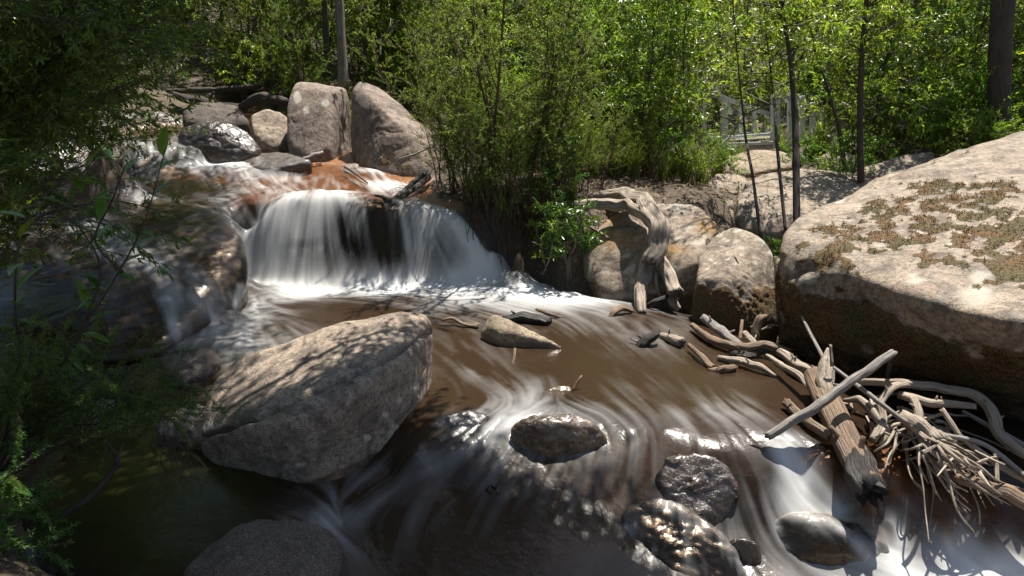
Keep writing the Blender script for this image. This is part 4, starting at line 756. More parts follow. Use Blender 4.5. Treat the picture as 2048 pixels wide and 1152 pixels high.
# ------------------------------------------------------------------ plants
def rdir(rng, n, up=0.): return norm(rng.normal(size=(n, 3)) + np.array([0, 0, up]))
def twig_leaves(mb, pts, n, L, Wd, rng, spread=.9, tipbias=.3, droop=.15, fold=.22, hang=0.):
    """n leaves set along a twig polyline"""
    pts = np.asarray(pts); t = np.clip(tipbias + (1 - tipbias) * rng.random(n), 0, 1) * (len(pts) - 1); i = np.minimum(t.astype(int), len(pts) - 2); f = (t - i)[:, None]
    B = pts[i] * (1 - f) + pts[i + 1] * f; T = norm(pts[i + 1] - pts[i])
    D = norm(T * .8 + norm(rng.normal(size=(n, 3))) * spread + np.array([0, 0, -hang])); leaves(mb, B, D, L * (.6 + .6 * rng.random(n)), Wd * (.7 + .5 * rng.random(n)), fold=fold, droop=droop, rng=rng)
def sapling(seed, H, crown_r, nb, lpt, L, Wd, lean=.06, first=.12, twigs=4, bark='bark_dark', leaf='leaf_sun', tr=.022, up=.35, hang=.15, stems=1):
    rng = np.random.default_rng(seed); tb = MB(); lb = MB()
    for s in range(stems):
        dirx = rng.normal(size=2) * lean * (1 if stems == 1 else 2.5); off = rng.normal(size=2) * (.0 if stems == 1 else .07)
        zz = np.linspace(0, H * (1 if s == 0 else rng.uniform(.6, .95)), 7); tk = np.c_[off[0] + dirx[0] * zz + .05 * np.cumsum(rng.normal(size=7)) * .6, off[1] + dirx[1] * zz + .05 * np.cumsum(rng.normal(size=7)) * .6, zz]; tk[0, 2] = -.15
        tube(tb, tk, tr * np.linspace(1.15, .25, 7), 7, .25, .08, seed)
        for k in range(nb // stems):
            u = first + (1 - first) * ((k + rng.random()) / (nb // stems)); q = u * 6; i = min(int(q), 5); b0 = tk[i] + (tk[i + 1] - tk[i]) * (q - i)
            rr = crown_r * (.45 + .65 * rng.random()) * (1.05 - .55 * u); az = rng.random() * 6.283
            dv = np.array([math.cos(az), math.sin(az), up + .3 * rng.normal()]); e = b0 + dv * rr
            mid = (b0 + e) / 2 + rng.normal(size=3) * .06 * rr + [0, 0, .05 * rr]
            tube(tb, [b0, mid, e], [tr * .38, tr * .26, tr * .12], 4, .3, 0, seed + k, cap=False)
            for j in range(twigs):
                f = .3 + .7 * (j + rng.random()) / twigs; c0 = b0 + (e - b0) * f; te = c0 + norm(dv + rng.normal(size=3) * .75) * rr * (.3 + .25 * rng.random())
                tube(tb, [c0, te], [tr * .13, tr * .06], 3, .4, 0, 0, cap=False)
                twig_leaves(lb, [c0, (c0 + te) / 2 + rng.normal(size=3) * .01, te], lpt, L, Wd, rng, hang=hang, tipbias=.15)
    return tb.mesh('trunk', M[bark]), lb.mesh('crown', M[leaf])
def plant(name, label, cat, meshes, loc, rz=0., s=1., group=None, names=('trunk', 'crown'), tilt=(0, 0)):
    o = thing(name, label, cat, loc, group); o.rotation_euler = (tilt[0], tilt[1], rz); o.scale = (s, s, s)
    for nm, me in zip(names, meshes): link(nm, me, o)
    return o
SAP = [sapling(100 + k, 3.7, 1.2, 40, 12, .095, .030, leaf='leaf_sun', bark='bark_dark', twigs=6, tr=.016) for k in range(4)] + \
      [sapling(120 + k, 3.5, 1.1, 38, 12, .085, .027, leaf='leaf_lime', bark='bark_grey', twigs=6, up=.5, tr=.015) for k in range(3)]
FINE = [sapling(140 + k, 2.8, .8, 58, 40, .036, .0095, leaf='leaf_fine', bark='bark_red', twigs=7, up=.7, hang=0, stems=3, tr=.018) for k in range(3)]
BUSH = [sapling(160 + k, 1.3, .75, 30, 18, .075, .025, leaf='leaf_sun', bark='bark_dark', twigs=5, up=.6, stems=4, tr=.012) for k in range(2)] + [sapling(163, 1.2, .75, 30, 18, .07, .022, leaf='leaf_lime', bark='bark_dark', twigs=5, up=.6, stems=4, tr=.012)]
def blossom(seed, H, cr):
    rng = np.random.default_rng(seed); mb = MB()
    for k in range(34):
        a = rng.random() * 6.28; r = cr * (.5 + .5 * rng.random()); c = np.array([r * math.cos(a), r * math.sin(a), H * (.3 + .7 * rng.random())]); n = 14; leaves(mb, c + rng.normal(size=(n, 3)) * .05, rng.normal(size=(n, 3)), .026, .018, rng=rng)
    return mb.mesh('blossom', M['blossom'])
BLO = [blossom(1, 3.7, 1.0), blossom(2, 3.5, .95)]
rg = random.Random(21); gz = {}
def reach(y): return max(1.2, (y - 8.5) / .49)
GS = 'slender saplings of the dense thicket behind the stream'
spots = []
tries = 0
while len(spots) < 195 and tries < 6000:
    tries += 1
    y = 9.9 + 11. * rg.random() ** 1.2; x = rg.uniform(-.80 * y, .86 * y)
    if x < -1.6 and x > -6.9 and y < 13.8: continue       # stream corridor
    if -6.9 < x < -4 and y < 15.5: continue
    if -2.6 < x < .4 and y < 12.6: continue
    if .26 < x / y < .5 and y < 15.2: continue
    if 4.4 < x < 8 and 13 < y < 17: continue   # walkway clearing
    if min([math.hypot(x - a, y - b) for a, b in spots] or [9]) < .6: continue
    spots.append((x, y))
ZG = fields(np.array(spots))[:, 1]
for (x, y), z in zip(spots, ZG):
    hmax = reach(y); lime = rg.random() < .45; ki = rg.randrange(4, 7) if lime else rg.randrange(0, 4)
    h0 = 3.5 if lime else 3.7; white = x > 1 and rg.random() < .4
    u = x / y; zone = 'behind the upper stream' if u < -.3 else 'behind the paired boulders' if u < -.12 else 'behind the feathery shrub' if u < .14 else 'between the falls and the walkway' if u < .26 else 'around the walkway' if u < .5 else 'behind the huge boulder'
    lb = ('yellow green sapling' if lime else 'deep green sapling') + (' with white blossom' if white else '') + (' in the front thicket ' if y < 13.5 else ' in the deeper thicket ') + zone
    o = plant('sapling', lb, 'sapling', SAP[ki], (x, y, z), rg.random() * 6.28, min(rg.uniform(.85, 1.25), hmax / h0) * (1 if y < 15 else 1.25), GS)
    if white: link('blossom', BLO[int(lime)], o)
bs = []
tries = 0
while len(bs) < 165 and tries < 6000:
    tries += 1
    y = 8.9 + 9 * rg.random() ** 1.3; x = rg.uniform(-.75 * y, .86 * y)
    if -7 < x < -1.2 and y < 13.5: continue
    if 2.0 < x < 6.2 and y < 11.6 and rg.random() < .8: continue
    if .255 < x / y < .5 and y < 14.6: continue
    bs.append((x, y))
ZB = fields(np.array(bs))[:, 1]
for (x, y), z in zip(bs, ZB):
    u = x / y; bi = rg.randrange(3); zone = 'upstream of the falls' if u < -.3 else 'behind the paired boulders' if u < -.12 else 'around the feathery shrub' if u < .14 else 'left of the walkway' if u < .28 else 'right of the walkway'
    plant('bush', ('low yellow green bush' if bi == 2 else 'low deep green bush') + (' at the front of the undergrowth ' if y < 11.5 else ' deep in the undergrowth ') + zone, 'bush', BUSH[bi], (x, y, z), rg.random() * 6.28, rg.uniform(.6, 1.1) if y > 9.8 else rg.uniform(.45, .7), 'undergrowth bushes of the thicket')
def at_y(px, py, y): return PY(px, py, y)
def groundpt(px, y):
    x = PY(px, 300, y)[0]; return (x, y, ground_z(x, y))
# feathery shrubs with fine leaves
for i, (px, y, s, lb) in enumerate([(990,8.15,1.15,'feathery fine leaved shrub with reddish stems hanging over the right end of the falls'), (915,8.6,.8,'fine leaved shrub beside the leaning boulder'), (1060,8.5,1.05,'fine leaved shrub behind the feathery one at the bank edge'), (560,14.2,1.25,'pale feathery shrub above the upper stream'), (500,14.6,1.2,'fine leaved shrub left of the pale feathery one upstream'), (620,13.2,.95,'small fine leaved shrub behind the upright boulder'), (830,11.4,.75,'fine leaved shrub rising behind the leaning boulder'), (1290,9.6,.42,'dry brownish little shrub on the grassy bank'), (1920,13.5,1.5,'feathery green shrub left of the dark trunk at the right edge'), (2030,13.5,1.5,'feathery green shrub right of the dark trunk at the right edge'), (945,8.25,.62,'low feathery shrub drooping over the right lip of the falls'), (1085,8.3,.7,'low feathery shrub on the bank above the glossy one')]):
    plant('shrub', lb, 'shrub', FINE[i % 3], groundpt(px, y), i * 1.3, s)
# trunks one can tell apart
def trunk_tree(label, path, w, bark, seed, crown=None, leafy=0, low=.35):
    pts = [P(t) for t in path]; base = np.array(pts[0]); t = thing('tree', label, 'tree', base)
    mb = MB(); tube(mb, np.array(pts), np.array([px_r(p, x) for p, x in zip(pts, w)]), 14, .12, .12, seed, freq=3)
    link('trunk', mb.mesh('trunk', M[bark], off=base), t)
    rng = np.random.default_rng(seed); lb = MB(); bb = MB(); top = np.array(pts[-1])
    d = norm(top - pts[-2]); rt = px_r(top, w[-1]); tip = top + d * 2.6 + [0, 0, .3]
    tube(bb, [top, tip], [rt, rt * .3], 8, .3, .05, seed, cap=False)
    for k in range(7):
        b0 = top + (tip - top) * rng.random(); e = b0 + norm(rng.normal(size=3) + [0, 0, .5]) * rng.uniform(.5, 1.1); tube(bb, [b0, (b0 + e) / 2 + rng.normal(size=3) * .05, e], [rt * .3, rt * .2, rt * .1], 5, .3, 0, k, cap=False)
        for j in range(3):
            c0 = b0 + (e - b0) * rng.uniform(.4, 1); te = c0 + norm(rng.normal(size=3)) * .35; twig_leaves(lb, [c0, (c0 + te) / 2, te], 12, .1, .022, rng, hang=.5)
    C, _ = spline(np.array(pts), np.ones(len(pts)), .1)
    for k in range(leafy):
        b0 = C[int((low + (1 - low) * rng.random()) * (len(C) - 1))]; e = b0 + norm(rng.normal(size=3) * [1, 1, .3] + [0, 0, .35]) * rng.uniform(.4, 1.); tube(bb, [b0, (b0 + e) / 2 + rng.normal(size=3) * .05, e], [.010, .006, .003], 4, .25, 0, k, cap=False)
        for j in range(6):
            c0 = b0 + (e - b0) * rng.uniform(.3, 1); te = c0 + norm(rng.normal(size=3)) * .3; twig_leaves(lb, [c0, (c0 + te) / 2, te], 12, .085, .025, rng, hang=.25)
    link('limbs', bb.mesh('limbs', M[bark], off=base), t); link('crown', lb.mesh('crown', M[crown or 'leaf_sun'], off=base), t); return t
trunk_tree('dark smooth trunk standing behind the huge boulder at the right edge', [(2000,300,None,9.6), (1997,200,None,9.65), (2000,100,None,9.7), (2007,-20,None,9.7)], [40, 40, 41, 38], 'bark_dark', 1)
trunk_tree('pale grey leaning trunk above the pair of boulders', [(687,175,None,12.6), (684,110,None,12.7), (680,40,None,12.8), (675,-25,None,12.8)], [22, 19, 18, 17], 'bark_grey', 2)
trunk_tree('thin dark trunk beside the pale leaning one', [(655,150,None,13.4), (652,70,None,13.5), (648,-15,None,13.5)], [13, 12, 11], 'bark_dark', 3)
trunk_tree('straight dark trunk rising from the feathery shrub by the falls', [(985,400,None,8.7), (980,260,None,8.9), (975,120,None,9), (968,-20,None,9)], [16, 13, 11, 9], 'bark_dark', 4)
trunk_tree('grey mottled trunk right of the feathery shrub', [(1133,310,None,10.4), (1128,180,None,10.5), (1124,60,None,10.6), (1122,-20,None,10.6)], [10, 9, 9, 8], 'bark_grey', 5)
trunk_tree('straight dark trunk deep in the middle of the thicket', [(1212,220,None,12), (1213,120,None,12), (1216,-20,None,12)], [12, 11, 11], 'bark_dark', 6)
trunk_tree('dark pair trunk behind the mottled one', [(1165,200,None,13), (1162,90,None,13), (1160,-20,None,13)], [14, 13, 13], 'bark_dark', 7)
trunk_tree('slim dark twin trunk left, behind the square block', [(1594,480,None,7.2), (1592,340,None,7.6), (1590,230,None,7.9), (1580,120,None,8.1), (1560,-20,None,8.3)], [14, 14, 13, 8, 6], 'bark_dark', 8, leafy=26, low=.72)
trunk_tree('slim dark twin trunk right, above the dappled bank boulder', [(1722,365,None,8.9), (1720,270,None,9), (1722,150,None,9.1), (1735,-20,None,9.1)], [14, 12, 11, 9], 'bark_dark', 9, leafy=40, low=.45)
trunk_tree('thin pale trunk left of the dark trunk at the right edge', [(1948,300,None,11), (1956,200,None,11.1), (1958,100,None,11.2), (1962,-20,None,11.2)], [11, 9, 9, 7], 'bark_grey', 10)
trunk_tree('leaning stem crossing below the right twin trunk', [(1690,340,None,9.2), (1680,270,None,9.3), (1665,210,None,9.4), (1640,130,None,9.5)], [9, 8, 6, 4], 'bark_dark', 11)
trunk_tree('thin sapling stem rising from the small mossy boulder', [(1522,480,None,7.1), (1505,350,None,7.6), (1492,280,None,8.4), (1478,150,None,8.5)], [7, 6, 5, 3], 'bark_dark', 12, leafy=6, low=.8)
trunk_tree('second thin stem crossing the walkway view', [(1572,470,None,7.2), (1555,300,None,7.8), (1548,200,None,8.5), (1535,90,None,8.6)], [7, 6, 5, 3], 'bark_dark', 13, leafy=6, low=.8)
trunk_tree('red barked stem leaning in the feathery shrub by the falls', [(1018,470,None,7.9), (1005,380,None,8.2), (990,290,None,8.5), (975,200,None,8.7)], [11, 9, 7, 5], 'bark_red', 14, 'leaf_fine')
for i, (px, yb, yy) in enumerate([(1380,260,12.5), (1300,200,13.5), (1050,190,12.6), (870,140,14), (790,120,14.5), (760,110,15), (730,120,14), (1820,230,13.5), (1870,220,14.5), (590,90,16), (540,60,17), (1345,250,11.5), (1440,150,15.5), (1660,180,15)]):
    trunk_tree(['thin dark stem', 'slim grey stem'][i % 2] + ' in the thicket, ' + ['left of the walkway', 'midway between the falls shrub and the walkway', 'just right of the feathery shrub', 'behind the leaning boulder ridge', 'far behind the leaning boulder', 'deep behind the paired boulders', 'right beside the pale leaning trunk', 'above the sharp topped boulder', 'further right of the sharp topped boulder', 'left of the thin dark trunk', 'far upstream left of the pale trunk', 'above the grassy bank', 'high behind the walkway posts', 'right of the walkway'][i],
               [(px, yb, None, yy), (px - 2, yb / 2, None, yy), (px + (i * 37 % 11) - 5, -20, None, yy + .1)], [9 - i % 3, 8 - i % 3, 7 - i % 3], ['bark_dark', 'bark_grey'][i % 2], 50 + i, leafy=14)
# far wood that reads as one mass
def far_wood():
    rng = np.random.default_rng(77); mb = MB(); n = 2300
    y = 21 + 24 * rng.random(n); x = (rng.random(n) - .5) * 1.9 * y; z0 = fields(np.c_[x, y])[:, 1]; z = z0 + rng.random(n) ** .8 * 7.5
    for k in range(n):
        m = 60; c = np.array([x[k], y[k], z[k]]); B = c + rng.normal(size=(m, 3)) * [.6, .6, .5]; leaves(mb, B, norm(rng.normal(size=(m, 3)) + [0, 0, -.2]), .2 * (.7 + .6 * rng.random(m)), .07, rng=rng)
    o = link('distant_forest', mb.mesh('distant_forest', M['leaf_lime'])); tag(o, 'green mass of far forest filling the slope behind the thicket', 'forest', kind='stuff')
    tb = MB()
far_wood()
# grass
def tussock(seed, n, H, lean, mat, wd=.008):
    rng = np.random.default_rng(seed); mb = MB(); az = rng.random(n) * 6.283; h = H * (.5 + .6 * rng.random(n)); ln = lean * (.3 + 1.1 * rng.random(n)); b = rng.normal(size=(n, 2)) * .05; segs = 5
    d = np.c_[np.cos(az), np.sin(az)]; s = np.c_[-np.sin(az), np.cos(az), np.zeros(n)]; V = []
    for k in range(segs + 1):
        t = k / segs; c = np.c_[b + d * (h * ln * t ** 1.8)[:, None], h * (t - .38 * ln * t ** 2.4)]; w_ = (wd * (1 - t) ** .6 * .5 + .0005); V += [c - s * w_, c + s * w_]
    V = np.stack(V, 1).reshape(-1, 3); base = np.arange(n)[:, None, None] * (2 * (segs + 1))
    Q = (np.array([[2 * k, 2 * k + 1, 2 * k + 3, 2 * k + 2] for k in range(segs)])[None] + base).reshape(-1, 4)
    mb.add(V, None, Q, np.repeat(np.c_[rng.random(n), rng.random(n), np.zeros(n)], 2 * (segs + 1), 0)); return mb.mesh('blades', M[mat])
TUS = [tussock(k, 110, .75, .55, 'grass') for k in range(3)] + [tussock(9, 90, .6, .7, 'grass_dry')]
for i, (px, y, s, k) in enumerate([(1150,8.6,.8,0), (1190,8.8,.9,1), (1230,8.9,.9,2), (1270,9.0,.8,0), (1330,8.9,.8,1), (1375,9.2,.9,2), (1405,9.4,.9,0), (1440,10.2,.9,1), (1110,8.4,.7,2), (1650,12,1.1,0), (1690,12,1.1,1), (1750,11.5,1.,2), (1640,12.5,1.2,1), (1620,11.9,1.,0), (1300,9.3,.9,3), (1210,9.2,.8,3), (700,11.6,1.2,3), (665,11.8,1.2,0), (640,11.9,1.2,3), (725,11.5,1.,1), (960,7.9,.7,0), (935,8.0,.6,2), (1000,7.75,.6,1), (1480,11.5,.8,2), (1350,9.8,1,0), (1250,9.8,1,1), (1560,12.4,1,2), (1060,9.3,.8,1), (1020,8.1,.6,3), (1145,7.9,.6,2)]):
    gp = groundpt(px, y); o = link('grass_tussock', TUS[k], None, gp); o.rotation_euler = (0, 0, i * 1.7); o.scale = (s, s, s)
    zn = 'beside the falls' if px < 1030 and y < 9 else 'behind the paired boulders' if px < 800 else 'above the arching log' if px < 1460 else 'near the walkway'
    tag(o, ['green strap leaved grass tussock on the bank ', 'dry straw coloured grass tussock on the bank '][k == 3] + zn, 'grass', 'grass tussocks on the banks')
# bright glossy shrub at the pool edge
GL = sapling(300, .75, .42, 30, 15, .075, .02, leaf='leaf_gloss', bark='bark_grey', twigs=4, up=.5, stems=3, tr=.012, hang=.05)
plant('shrub', 'glossy bright green shrub hanging over the pool beside the arching log', 'shrub', GL, tuple(PY(1135, 535, 7.35)), .4, 1.)
plant('shrub', 'smaller yellow green shrub left of the glossy one at the pool edge', 'shrub', sapling(301, .6, .28, 14, 13, .06, .016, leaf='leaf_lime', bark='bark_grey', twigs=4, stems=2, tr=.01), tuple(PY(1085, 520, 7.4)), 1., .9)
plant('shrub', 'fern like green shrub on the bank above the glossy one', 'shrub', sapling(302, .8, .35, 20, 14, .06, .017, leaf='leaf_gloss', bark='bark_red', twigs=4, stems=3, tr=.01), tuple(PY(1120, 410, 7.9)), 1., 1.)
# skirt of dead hanging roots and needles under the feathery shrub
rng = np.random.default_rng(31); mb = MB()
for k in range(420):
    px = rng.uniform(925, 1110); y = 7.55 + .5 * rng.random(); top = PY(px, rng.uniform(370, 470), y); L = rng.uniform(.2, .6); e = top + [rng.normal() * .06 + (1015 - px) * .0006, -.12 * rng.random(), -L]
    tube(mb, [top, (top + e) / 2 + rng.normal(size=3) * .02, e], [.006, .004, .002], 3, .3, 0, k, cap=False)
sk = link('root_curtain', mb.mesh('root_curtain', M['bark_red'])); tag(sk, 'curtain of fine reddish roots and dead stems under the feathery shrub', 'roots', kind='stuff')
# leaf litter on the bank
rng = np.random.default_rng(41); n = 5200; x = rng.uniform(.2, 4.8, n); y = rng.uniform(7.4, 12.5, n); z = fields(np.c_[x, y]); k = z[:, 3] > .3; x, y, z = x[k], y[k], z[k, 1]; n = len(x); mb = MB()
leaves(mb, np.c_[x, y, z + .03], norm(np.c_[rng.normal(size=(n, 2)), .25 * rng.normal(size=n)]), .07 * (.5 + rng.random(n)), .016, rng=rng)
tag(link('leaf_litter', mb.mesh('leaf_litter', M['litter'])), 'dry brown leaf litter on the bank behind the arching log', 'leaf litter', kind='stuff')

# pale dead twigs caught in the thicket
rgt = random.Random(5); where = ['left of the mottled trunk', 'right of the mottled trunk', 'above the grassy bank', 'over the walkway rail', 'beside the walkway posts', 'behind the left twin trunk', 'between the twin trunks', 'right of the right twin trunk', 'above the sharp topped boulder', 'near the thin pale trunk', 'behind the leaning boulder', 'above the paired boulders', 'deep in the middle thicket', 'over the tussocks by the walkway']
for i, (px, py, yy, L, a) in enumerate([(1090,190,10,70,-30), (1170,140,10,90,60), (1280,290,9.4,90,-35), (1440,170,11.5,110,20), (1520,150,11,100,25), (1570,120,9,90,-60), (1650,200,9.5,90,20), (1790,150,10,80,30), (1800,260,10,90,-40), (1930,180,10.5,80,50), (900,150,11,80,-60), (760,110,12,80,-70), (1330,120,11,110,40), (1440,290,10,80,-50)]):
    c, s_ = math.cos(R(a)), math.sin(R(a))
    stick('dead_branch', 'thin pale dead branch in the thicket ' + where[i], [(px, py, None, yy), (px + L * .35 * c + rgt.uniform(-9, 9), py + L * .35 * s_ + rgt.uniform(-9, 9), None, yy + .1), (px + L * .7 * c, py + L * .7 * s_, None, yy - .1), (px + L * c + rgt.uniform(-14, 14), py + L * s_ + rgt.uniform(-14, 14), None, yy)], [3.4, 3, 2.4, 1.6], 'drift_grey', 6, .1, 200 + i, cat='branch',
          extra=[([(px + L * .4 * c, py + L * .4 * s_, None, yy), (px + L * .6 * c + 18, py + L * .6 * s_ - 22, None, yy)], [2, 1.3])])

for i, (px, yy, sc_) in enumerate([(1155,8.5,.4), (1185,8.9,.5), (1240,9.1,.45), (1285,9.3,.5), (1345,9.3,.5), (1390,9.0,.42), (1425,9.8,.5), (1465,9.9,.4), (1600,10.4,.5), (1660,10.2,.45), (1560,7.3,.35), (1620,7.2,.35), (1500,7.2,.3), (1780,9.9,.5)]):
    plant('bush', ['small deep green bush', 'small yellow green bush'][i % 2] + (' on the bank above the arching log' if i < 8 else ' among the bank boulders by the twin trunks'), 'bush', BUSH[(0, 2)[i % 2]], groundpt(px, yy), i * 2.1, sc_, 'small bushes on the right bank')

for i, (px, yy, sc_, k) in enumerate([(880,8.7,.42,0), (905,8.35,.4,1), (930,8.1,.38,2), (955,7.95,.4,0), (985,7.85,.45,1), (1015,7.8,.45,2), (1045,7.75,.42,0), (1075,7.7,.4,1), (1100,7.75,.4,2), (1125,7.9,.42,0), (1165,8.1,.4,1), (1205,8.4,.36,2)]):
    plant('shrub', 'low feathery shrub clinging to the bank edge, ' + ['under the leaning boulder', 'above the shelf water', 'at the right lip of the falls', 'just right of the lip of the falls', 'below the dark trunk', 'at the red barked stem', 'above the root curtain', 'behind the yellow green shrub', 'behind the glossy shrub', 'right of the glossy shrub', 'left of the arching log', 'above the arching log limb'][i], 'shrub', FINE[k], groundpt(px, yy), i * 1.9, sc_, 'low shrubs along the bank edge')
# ------------------------------------------------------------------ foreground plants on the left, and trees whose limbs shade stream and left bank
def px_poly_pts(poly, n, rng):
    poly = np.array(poly, float); lo, hi = poly.min(0), poly.max(0); out = []
    while len(out) < n:
        p = lo + (hi - lo) * rng.random(2); inside = False; j = len(poly) - 1
        for i in range(len(poly)):
            if (poly[i][1] > p[1]) != (poly[j][1] > p[1]) and p[0] < (poly[j][0] - poly[i][0]) * (p[1] - poly[i][1]) / (poly[j][1] - poly[i][1]) + poly[i][0]: inside = not inside
            j = i
        if inside: out.append(p)
    return np.array(out)
def shade_tree(label, base, fork, regions, seed, bark='bark_grey'):
    """a real tree: trunk, limbs and leaf clusters; regions = (ground outline in pixels, z, clusters, height along the sun, leaves per cluster, leaf length, width, cluster radius)"""
    rng = np.random.default_rng(seed); base = np.array(base, float); fork = np.array(fork, float); t = thing('tree', label, 'tree', base)
    mb = MB(); tube(mb, [base - [0, 0, .3], (base + fork) / 2 + [.15, .1, 0], fork], [.17, .14, .11], 12, .2, .1, seed); link('trunk', mb.mesh('trunk', M[bark], off=base), t)
    lb = MB(); bb = MB()
    for poly, z, ncl, (t0, t1), npl, L, Wd, rad in regions:
        C = np.array([PZ(p[0], p[1], z) + SUN * rng.uniform(t0, t1) for p in px_poly_pts(poly, ncl, rng)])
        K = max(2, ncl // 14); cen = C[rng.choice(len(C), K, replace=False)]
        for _ in range(4):
            lab = np.argmin(((C[:, None] - cen[None]) ** 2).sum(-1), 1); cen = np.array([C[lab == k].mean(0) if (lab == k).any() else cen[k] for k in range(K)])
        for k in range(K):
            cs = C[lab == k]
            if not len(cs): continue
            j = cen[k] * .75 + fork * .25 + [0, 0, .1]; tube(bb, [fork, (fork + j) / 2 + [0, 0, .25], j, cen[k]], [.06, .045, .03, .012], 6, .3, .05, seed + k, cap=False)
            for c in cs: tube(bb, [cen[k], (cen[k] + c) / 2 + rng.normal(size=3) * .06, c], [.010, .007, .003], 4, .2, 0, 0, cap=False)
        n = ncl * npl; ci = np.repeat(np.arange(ncl), npl); B = C[ci] + rng.normal(size=(n, 3)) * rad * [1, 1, .6]
        leaves(lb, B, norm(rng.normal(size=(n, 3)) + [0, 0, -.3]), L * (.6 + .7 * rng.random(n)), Wd, rng=rng)
    link('limbs', bb.mesh('limbs', M[bark], off=base), t); link('crown', lb.mesh('crown', M['leaf_deep'], off=base), t); return t
shade_tree('tall bank tree whose limbs shade the left slab and upper left bank', (-7.6, 7.0, 1.3), (-6.2, 9.2, 6.2),
    [([(-100,438), (440,438), (480,470), (500,560), (440,650), (370,700), (-100,720)], .45, 330, (5.5, 8), 76, .12, .036, .26)], 5)
shade_tree('tree on the near left bank whose long limbs shade the olive pool and rapids', (-4.3, 1.6, .4), (-3.0, 4.2, 5.4),
    [([(-100,740), (380,765), (380,900), (600,1010), (690,1200), (-100,1200)], -.1, 150, (4.6, 6.5), 66, .12, .036, .19),
     ([(640,1035), (830,975), (1010,1040), (1240,1050), (1290,1085), (1240,1200), (600,1200)], -.3, 270, (4.8, 6.4), 64, .12, .036, .18),
     ([(330,1030), (560,1020), (700,1030), (730,1180), (320,1180)], -.05, 70, (4.6, 6.2), 64, .12, .036, .17),
     ([(430,875), (620,845), (760,790), (860,745), (850,810), (620,1005), (400,925)], .15, 85, (3.4, 4.6), 64, .09, .028, .12),
     ([(480,800), (640,740), (760,700), (860,675), (850,720), (700,790), (450,860)], .4, 20, (3.0, 3.6), 24, .11, .028, .11),
     ([(600,700), (700,665), (820,635), (850,650), (700,710), (560,760)], .5, 9, (3.0, 3.4), 15, .11, .028, .12)], 6)
def sky_block_tree(label, base, cen, rad, seed, n=90, npl=70):  # out-of-view tree added so its crown blocks sky light and darkens the foreground
    rng = np.random.default_rng(seed); base = np.array(base, float); cen = np.array(cen, float); t = thing('tree', label, 'tree', base); mb = MB(); bb = MB(); lb = MB()
    tube(mb, [base - [0, 0, .3], (base + cen) / 2 + [.2, .1, 0], cen], [.22, .17, .08], 12, .3, .1, seed); link('trunk', mb.mesh('trunk', M['bark_grey'], off=base), t)
    C = cen + norm(rng.normal(size=(n, 3))) * (rng.random(n) ** .4)[:, None] * np.array(rad)
    for c in C: tube(bb, [cen * .6 + base * .4 if c[2] < cen[2] else cen, (cen + c) / 2, c], [.035, .02, .005], 4, .5, 0, 0, cap=False)
    m = n * npl; leaves(lb, np.repeat(C, npl, 0) + rng.normal(size=(m, 3)) * .3, rng.normal(size=(m, 3)) - [0, 0, .3], .16, .055, rng=rng)
    link('limbs', bb.mesh('limbs', M['bark_grey'], off=base), t); link('crown', lb.mesh('crown', M['leaf_deep'], off=base), t)
sky_block_tree('unseen spreading tree added behind the viewer on the left to block sky light', (-3.2, -1.6, .7), (-2.6, -.6, 5.6), (3.2, 2.2, 2.4), 71, 120)
sky_block_tree('unseen spreading tree added behind the viewer on the right to block sky light', (2.8, -3.0, .7), (1.6, -2.4, 5.8), (3.2, 2.2, 2.6), 72, 110)
sky_block_tree('unseen spreading tree added far out on the left bank to block sky light', (-8.2, 3.2, 1.6), (-7.2, 3.6, 5.8), (2.4, 3., 3.), 73, 120)
# foreground sprays
def spray_shrub(name, label, base, tips, leaf, bark, L, Wd, npt, seed, sub=5, sublen=.25, tr=.008, hang=.1, spread=.7):
    rng = np.random.default_rng(seed); base = np.array(base, float); t = thing(name, label, 'shrub', base); bb = MB(); lb = MB()
    for tip in tips:
        e = np.array(tip, float); m = (base + e) / 2 + rng.normal(size=3) * .06 + [0, 0, .12]; pts, _ = spline([base, m, e], [1, 1, 1], .12); tube(bb, [base, m, e], [tr, tr * .7, tr * .25], 5, .12, .05, seed, cap=False)
        for k in range(sub):
            u = .45 + .55 * (k + rng.random()) / sub; c0 = pts[int(u * (len(pts) - 1))]; te = c0 + norm(norm(e - base) * .6 + rng.normal(size=3) * .6) * sublen * rng.uniform(.6, 1.2)
            tube(bb, [c0, (c0 + te) / 2 + rng.normal(size=3) * .015, te], [tr * .3, tr * .2, tr * .1], 4, .1, 0, 0, cap=False); twig_leaves(lb, [c0, (c0 + te) / 2, te], npt, L, Wd, rng, spread=spread, tipbias=.05, hang=hang)
        twig_leaves(lb, pts[len(pts) // 2:], npt, L, Wd, rng, spread=spread, tipbias=.0, hang=hang)
    link('branches', bb.mesh('branches', M[bark], off=base), t); link('foliage', lb.mesh('foliage', M[leaf], off=base), t); return t
rng = np.random.default_rng(51)
def tips(n, x0, x1, y0, y1, d0, d1): return [PY(rng.uniform(x0, x1), rng.uniform(y0, y1), rng.uniform(d0, d1)) for _ in range(n)]
spray_shrub('shrub', 'dark leafy shrub filling the upper left corner', (-5.2, 5.6, 1.1), tips(95, -60, 350, -80, 240, 4.6, 6.8), 'leaf_deep', 'bark_dark', .065, .019, 28, 1, 9, .42)
spray_shrub('shrub', 'leafy boughs reaching right from the upper left corner', (-4.6, 5.0, 2.6), tips(36, 200, 500, -60, 130, 4.4, 6.2), 'leaf_deep', 'bark_dark', .065, .017, 20, 2, 6, .36, hang=.3)
spray_shrub('shrub', 'shaded bushes behind the left slab', (-6.8, 8.6, 1.5), tips(80, -40, 380, 60, 300, 7.6, 9.6), 'leaf_deep', 'bark_dark', .07, .022, 26, 3, 8, .5)
